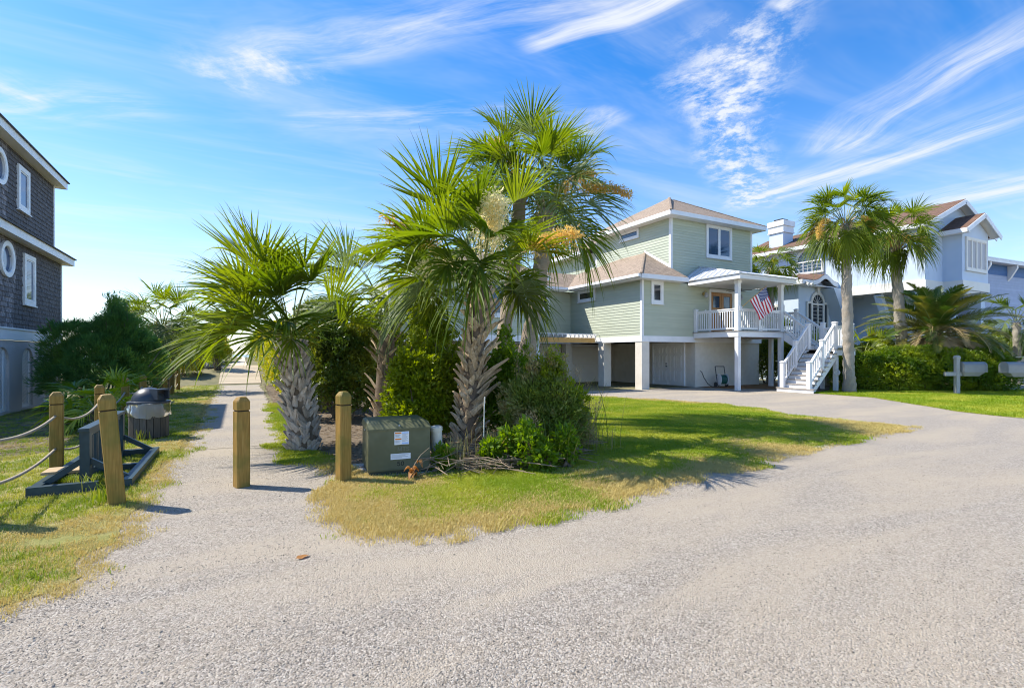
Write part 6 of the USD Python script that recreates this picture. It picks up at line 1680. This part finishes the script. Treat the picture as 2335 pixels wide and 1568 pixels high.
shrub('dark shrub behind the slender leaning palm', foot(858, 14.2), [(0, 0, 1.2, .9, .8, 1.2), (.1, .2, 2.0, .6, .6, .7)], 'leaf_dark', 2600, 7, .09, .045, 242, rough=.38)
shrub('yellow green shrub behind the transformer box', foot(970, 8.6), [(0, 0, .80, .58, .55, .72), (-.22, -.05, 1.08, .38, .38, .42), (.30, .05, 1.12, .36, .4, .44), (-.05, -.1, .5, .55, .5, .5)], 'leaf_lime', 3600, 8, .075, .040, 243, rough=.42, sprigs=9, sprig_h=.45, fr=2.2)
shrub('tall thin leafy shrub rising in front of the green house wall', foot(985, 9.6), [(0, 0, 1.2, .45, .4, 1.2), (-.1, .1, 1.9, .28, .3, .5)], 'leaf_lime', 1500, 7, .07, .03, 244, rough=.5, sprigs=8, sprig_h=.4)
shrub('vine covered green undergrowth between main palm and ringed trunk', foot(1150, 8.6), [(0, 0, .75, .50, .5, .8), (.15, .1, 1.0, .42, .4, .45), (-.15, 0, .5, .5, .5, .5)], 'leaf_fresh', 3000, 7, .075, .034, 245, name='undergrowth_bush', cat='bush', rough=.45, sprigs=6, fr=2.0)
shrub('rounded weedy bush at the lawn edge right of the main palm', foot(1255, 7.7), [(0, 0, .55, .55, .55, .56), (-.15, .15, .72, .46, .5, .38), (.25, .1, .65, .38, .45, .45)], 'reed', 3000, 7, .075, .024, 246, name='weedy_bush', cat='bush', rough=.45, spread=.7, up=.6, sprigs=10, sprig_h=.4, fr=2.0)
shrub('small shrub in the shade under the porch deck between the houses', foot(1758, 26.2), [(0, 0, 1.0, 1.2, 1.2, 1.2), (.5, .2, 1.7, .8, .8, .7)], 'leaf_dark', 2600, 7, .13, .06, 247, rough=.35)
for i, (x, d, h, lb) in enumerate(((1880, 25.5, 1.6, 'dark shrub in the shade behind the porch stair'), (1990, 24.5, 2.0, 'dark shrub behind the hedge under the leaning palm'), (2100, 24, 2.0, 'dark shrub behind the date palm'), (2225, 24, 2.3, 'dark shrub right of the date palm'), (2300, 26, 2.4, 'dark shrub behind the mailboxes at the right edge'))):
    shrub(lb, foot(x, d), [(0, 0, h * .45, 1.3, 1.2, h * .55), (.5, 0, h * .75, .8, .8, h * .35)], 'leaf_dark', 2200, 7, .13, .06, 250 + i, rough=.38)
# clipped hedge before the blue house
hr = np.random.default_rng(300)
hd_ = thing('hedge', 'clipped green hedge along the lawn in front of the blue house', 'hedge', (0, 0, 0))
Hp = np.array([[22.9, 12.3], [23.6, 11.15], [25.0, 10.2], [26.4, 9.3], [27.5, 8.85]])
Ht = [1.45, 1.65, 1.75, 1.65, 1.55]
bl = []
for q in np.linspace(0, 1, 15):
    c = [np.interp(q, np.linspace(0, 1, 5), Hp[:, j]) for j in (0, 1)]
    h = np.interp(q, np.linspace(0, 1, 5), Ht) * hr.uniform(.9, 1.08)
    bl += [(c[0], c[1], h * .40, .68, .68, h * .52), (c[0] + .1, c[1] + .15, h * .70, .62, .62, h * .34)]
tips, nr = tips_on(hr, bl, 15000, .20, .25, -.8, 1.8)
obj('foliage', leaves(hr, tips, nr, 6, .085, .045, .8, .3), 'leaf_hedge', hd_)
for k in range(24):
    b = bl[hr.integers(len(bl))]
    obj('stem', tube([(b[0] + hr.normal(0, .2), b[1] + hr.normal(0, .2), 0), (b[0] + hr.normal(0, .2), b[1] + hr.normal(0, .2), .6), (b[0] + hr.normal(0, .3), b[1] + hr.normal(0, .3), 1.2)], [.02, .016, .008], 5), 'stem', hd_)
# reeds and tall grasses with pale seed heads round the weedy bush
def reeds(label, centre, n, h, rad, seed, m='reed', name='reed_clump', heads=0):
    rng = np.random.default_rng(seed)
    t = thing(name, label, 'reeds', centre)
    V, F, st_, hd2 = [], [], [], []
    for k in range(n):
        o = np.array([rng.normal(0, rad), rng.normal(0, rad), 0]); a = rng.uniform(0, 6.28)
        d = np.array([math.cos(a), math.sin(a), 0]); s = np.array([-d[1], d[0], 0]) * rng.uniform(.003, .008)
        L, lean = h * rng.uniform(.5, 1.15), rng.uniform(.05, .6)
        i = len(V)
        for q, w in ((0, 1), (.35, 1), (.7, .8), (.92, .4), (1.0, .05)):
            c = o + d * L * lean * q ** 2 + UPV * L * (q - .22 * lean * q ** 3)
            V += [c - s * w, c + s * w]
        for r in range(4):
            b = i + r * 2
            F += [[b, b + 1, b + 3], [b, b + 3, b + 2]]
    obj('blades', (np.array(V), np.array(F)), m, t, kind='stuff')
    for k in range(heads):
        o = np.array([rng.normal(0, rad * .8), rng.normal(0, rad * .8), 0]); e = o + np.array([rng.normal(0, .12), rng.normal(0, .12), h * rng.uniform(.85, 1.12)])
        st_.append(tube([o, (o + e) / 2 + rng.normal(0, .03, 3), e], [.004, .004, .002], 4))
        c = e + rng.normal(0, .03, (45, 3)) * [1, 1, 1.6]
        dd = rng.normal(0, .5, (45, 3)) + UPV
        hd2.append(leaves(rng, c, dd, 1, .03, .007, .3, .4))
    if heads:
        obj('seed_stems', cat_(st_), 'dry_twig', t); obj('seed_heads', cat_(hd2), 'dead_leaf', t)
    return t


shrub('olive twiggy bush with tan seed heads at the corner of the lawn', foot(1262, 7.95), [(0, 0, .60, .55, .55, .56), (-.1, 0, .85, .42, .42, .34)], 'leaf_lime', 1500, 6, .06, .026, 247, name='weedy_bush', cat='bush', rough=.5, spread=.8, up=.5, sprigs=34, sprig_h=.28, fr=2.2, stems=14)
reeds('tall reeds with dry seed heads behind the weedy bush', foot(1262, 8.3), 420, 1.12, .34, 401, heads=26)
reeds('upright green and straw reeds at the front of the weedy bush', foot(1222, 7.1), 220, .62, .26, 402, heads=6)
reeds('thin grasses fringing the lawn side of the weedy bush', foot(1318, 7.9), 200, .72, .18, 403, heads=14)
reeds('dry straw stalks between the main palm and the reeds', foot(1165, 7.2), 260, .48, .26, 404, m='grass_dry')
reeds('dry straw stalks at the right foot of the vent pipe', foot(1030, 6.75), 140, .40, .13, 405, m='grass_dry')
for i, (x, d, s, lb) in enumerate(((1205, 6.55, .36, 'broad leaved weed at the front of the weedy bush'), (1158, 6.7, .30, 'broad leaved weed left of the reeds'), (1288, 6.75, .30, 'broad leaved weed near the lawn corner'), (1240, 6.45, .22, 'low bright weed at the bed edge'), (1118, 6.6, .2, 'small weed by the white stake'), (1010, 6.5, .16, 'small weed at the foot of the vent pipe'))):
    shrub(lb, foot(x, d), [(0, 0, s * .8, s * .42, s * .42, s * .8)], 'leaf_fresh', 130, 5, .085, .048, 420 + i, name='weed', cat='weed', rough=.3, stems=4, low=-.9)
wr = np.random.default_rng(500)
for i, (x, d, lb) in enumerate(((250, 5.15, 'grass tuft growing at the foot of the leaning bollard'), (205, 5.6, 'grass tuft growing through the near end of the bike rack'), (330, 8.9, 'grass tuft at the foot of the litter bin'))):
    reeds(lb, foot(x, d), 46, .20, .06, 510 + i, m='grass_green', name='grass_tuft')
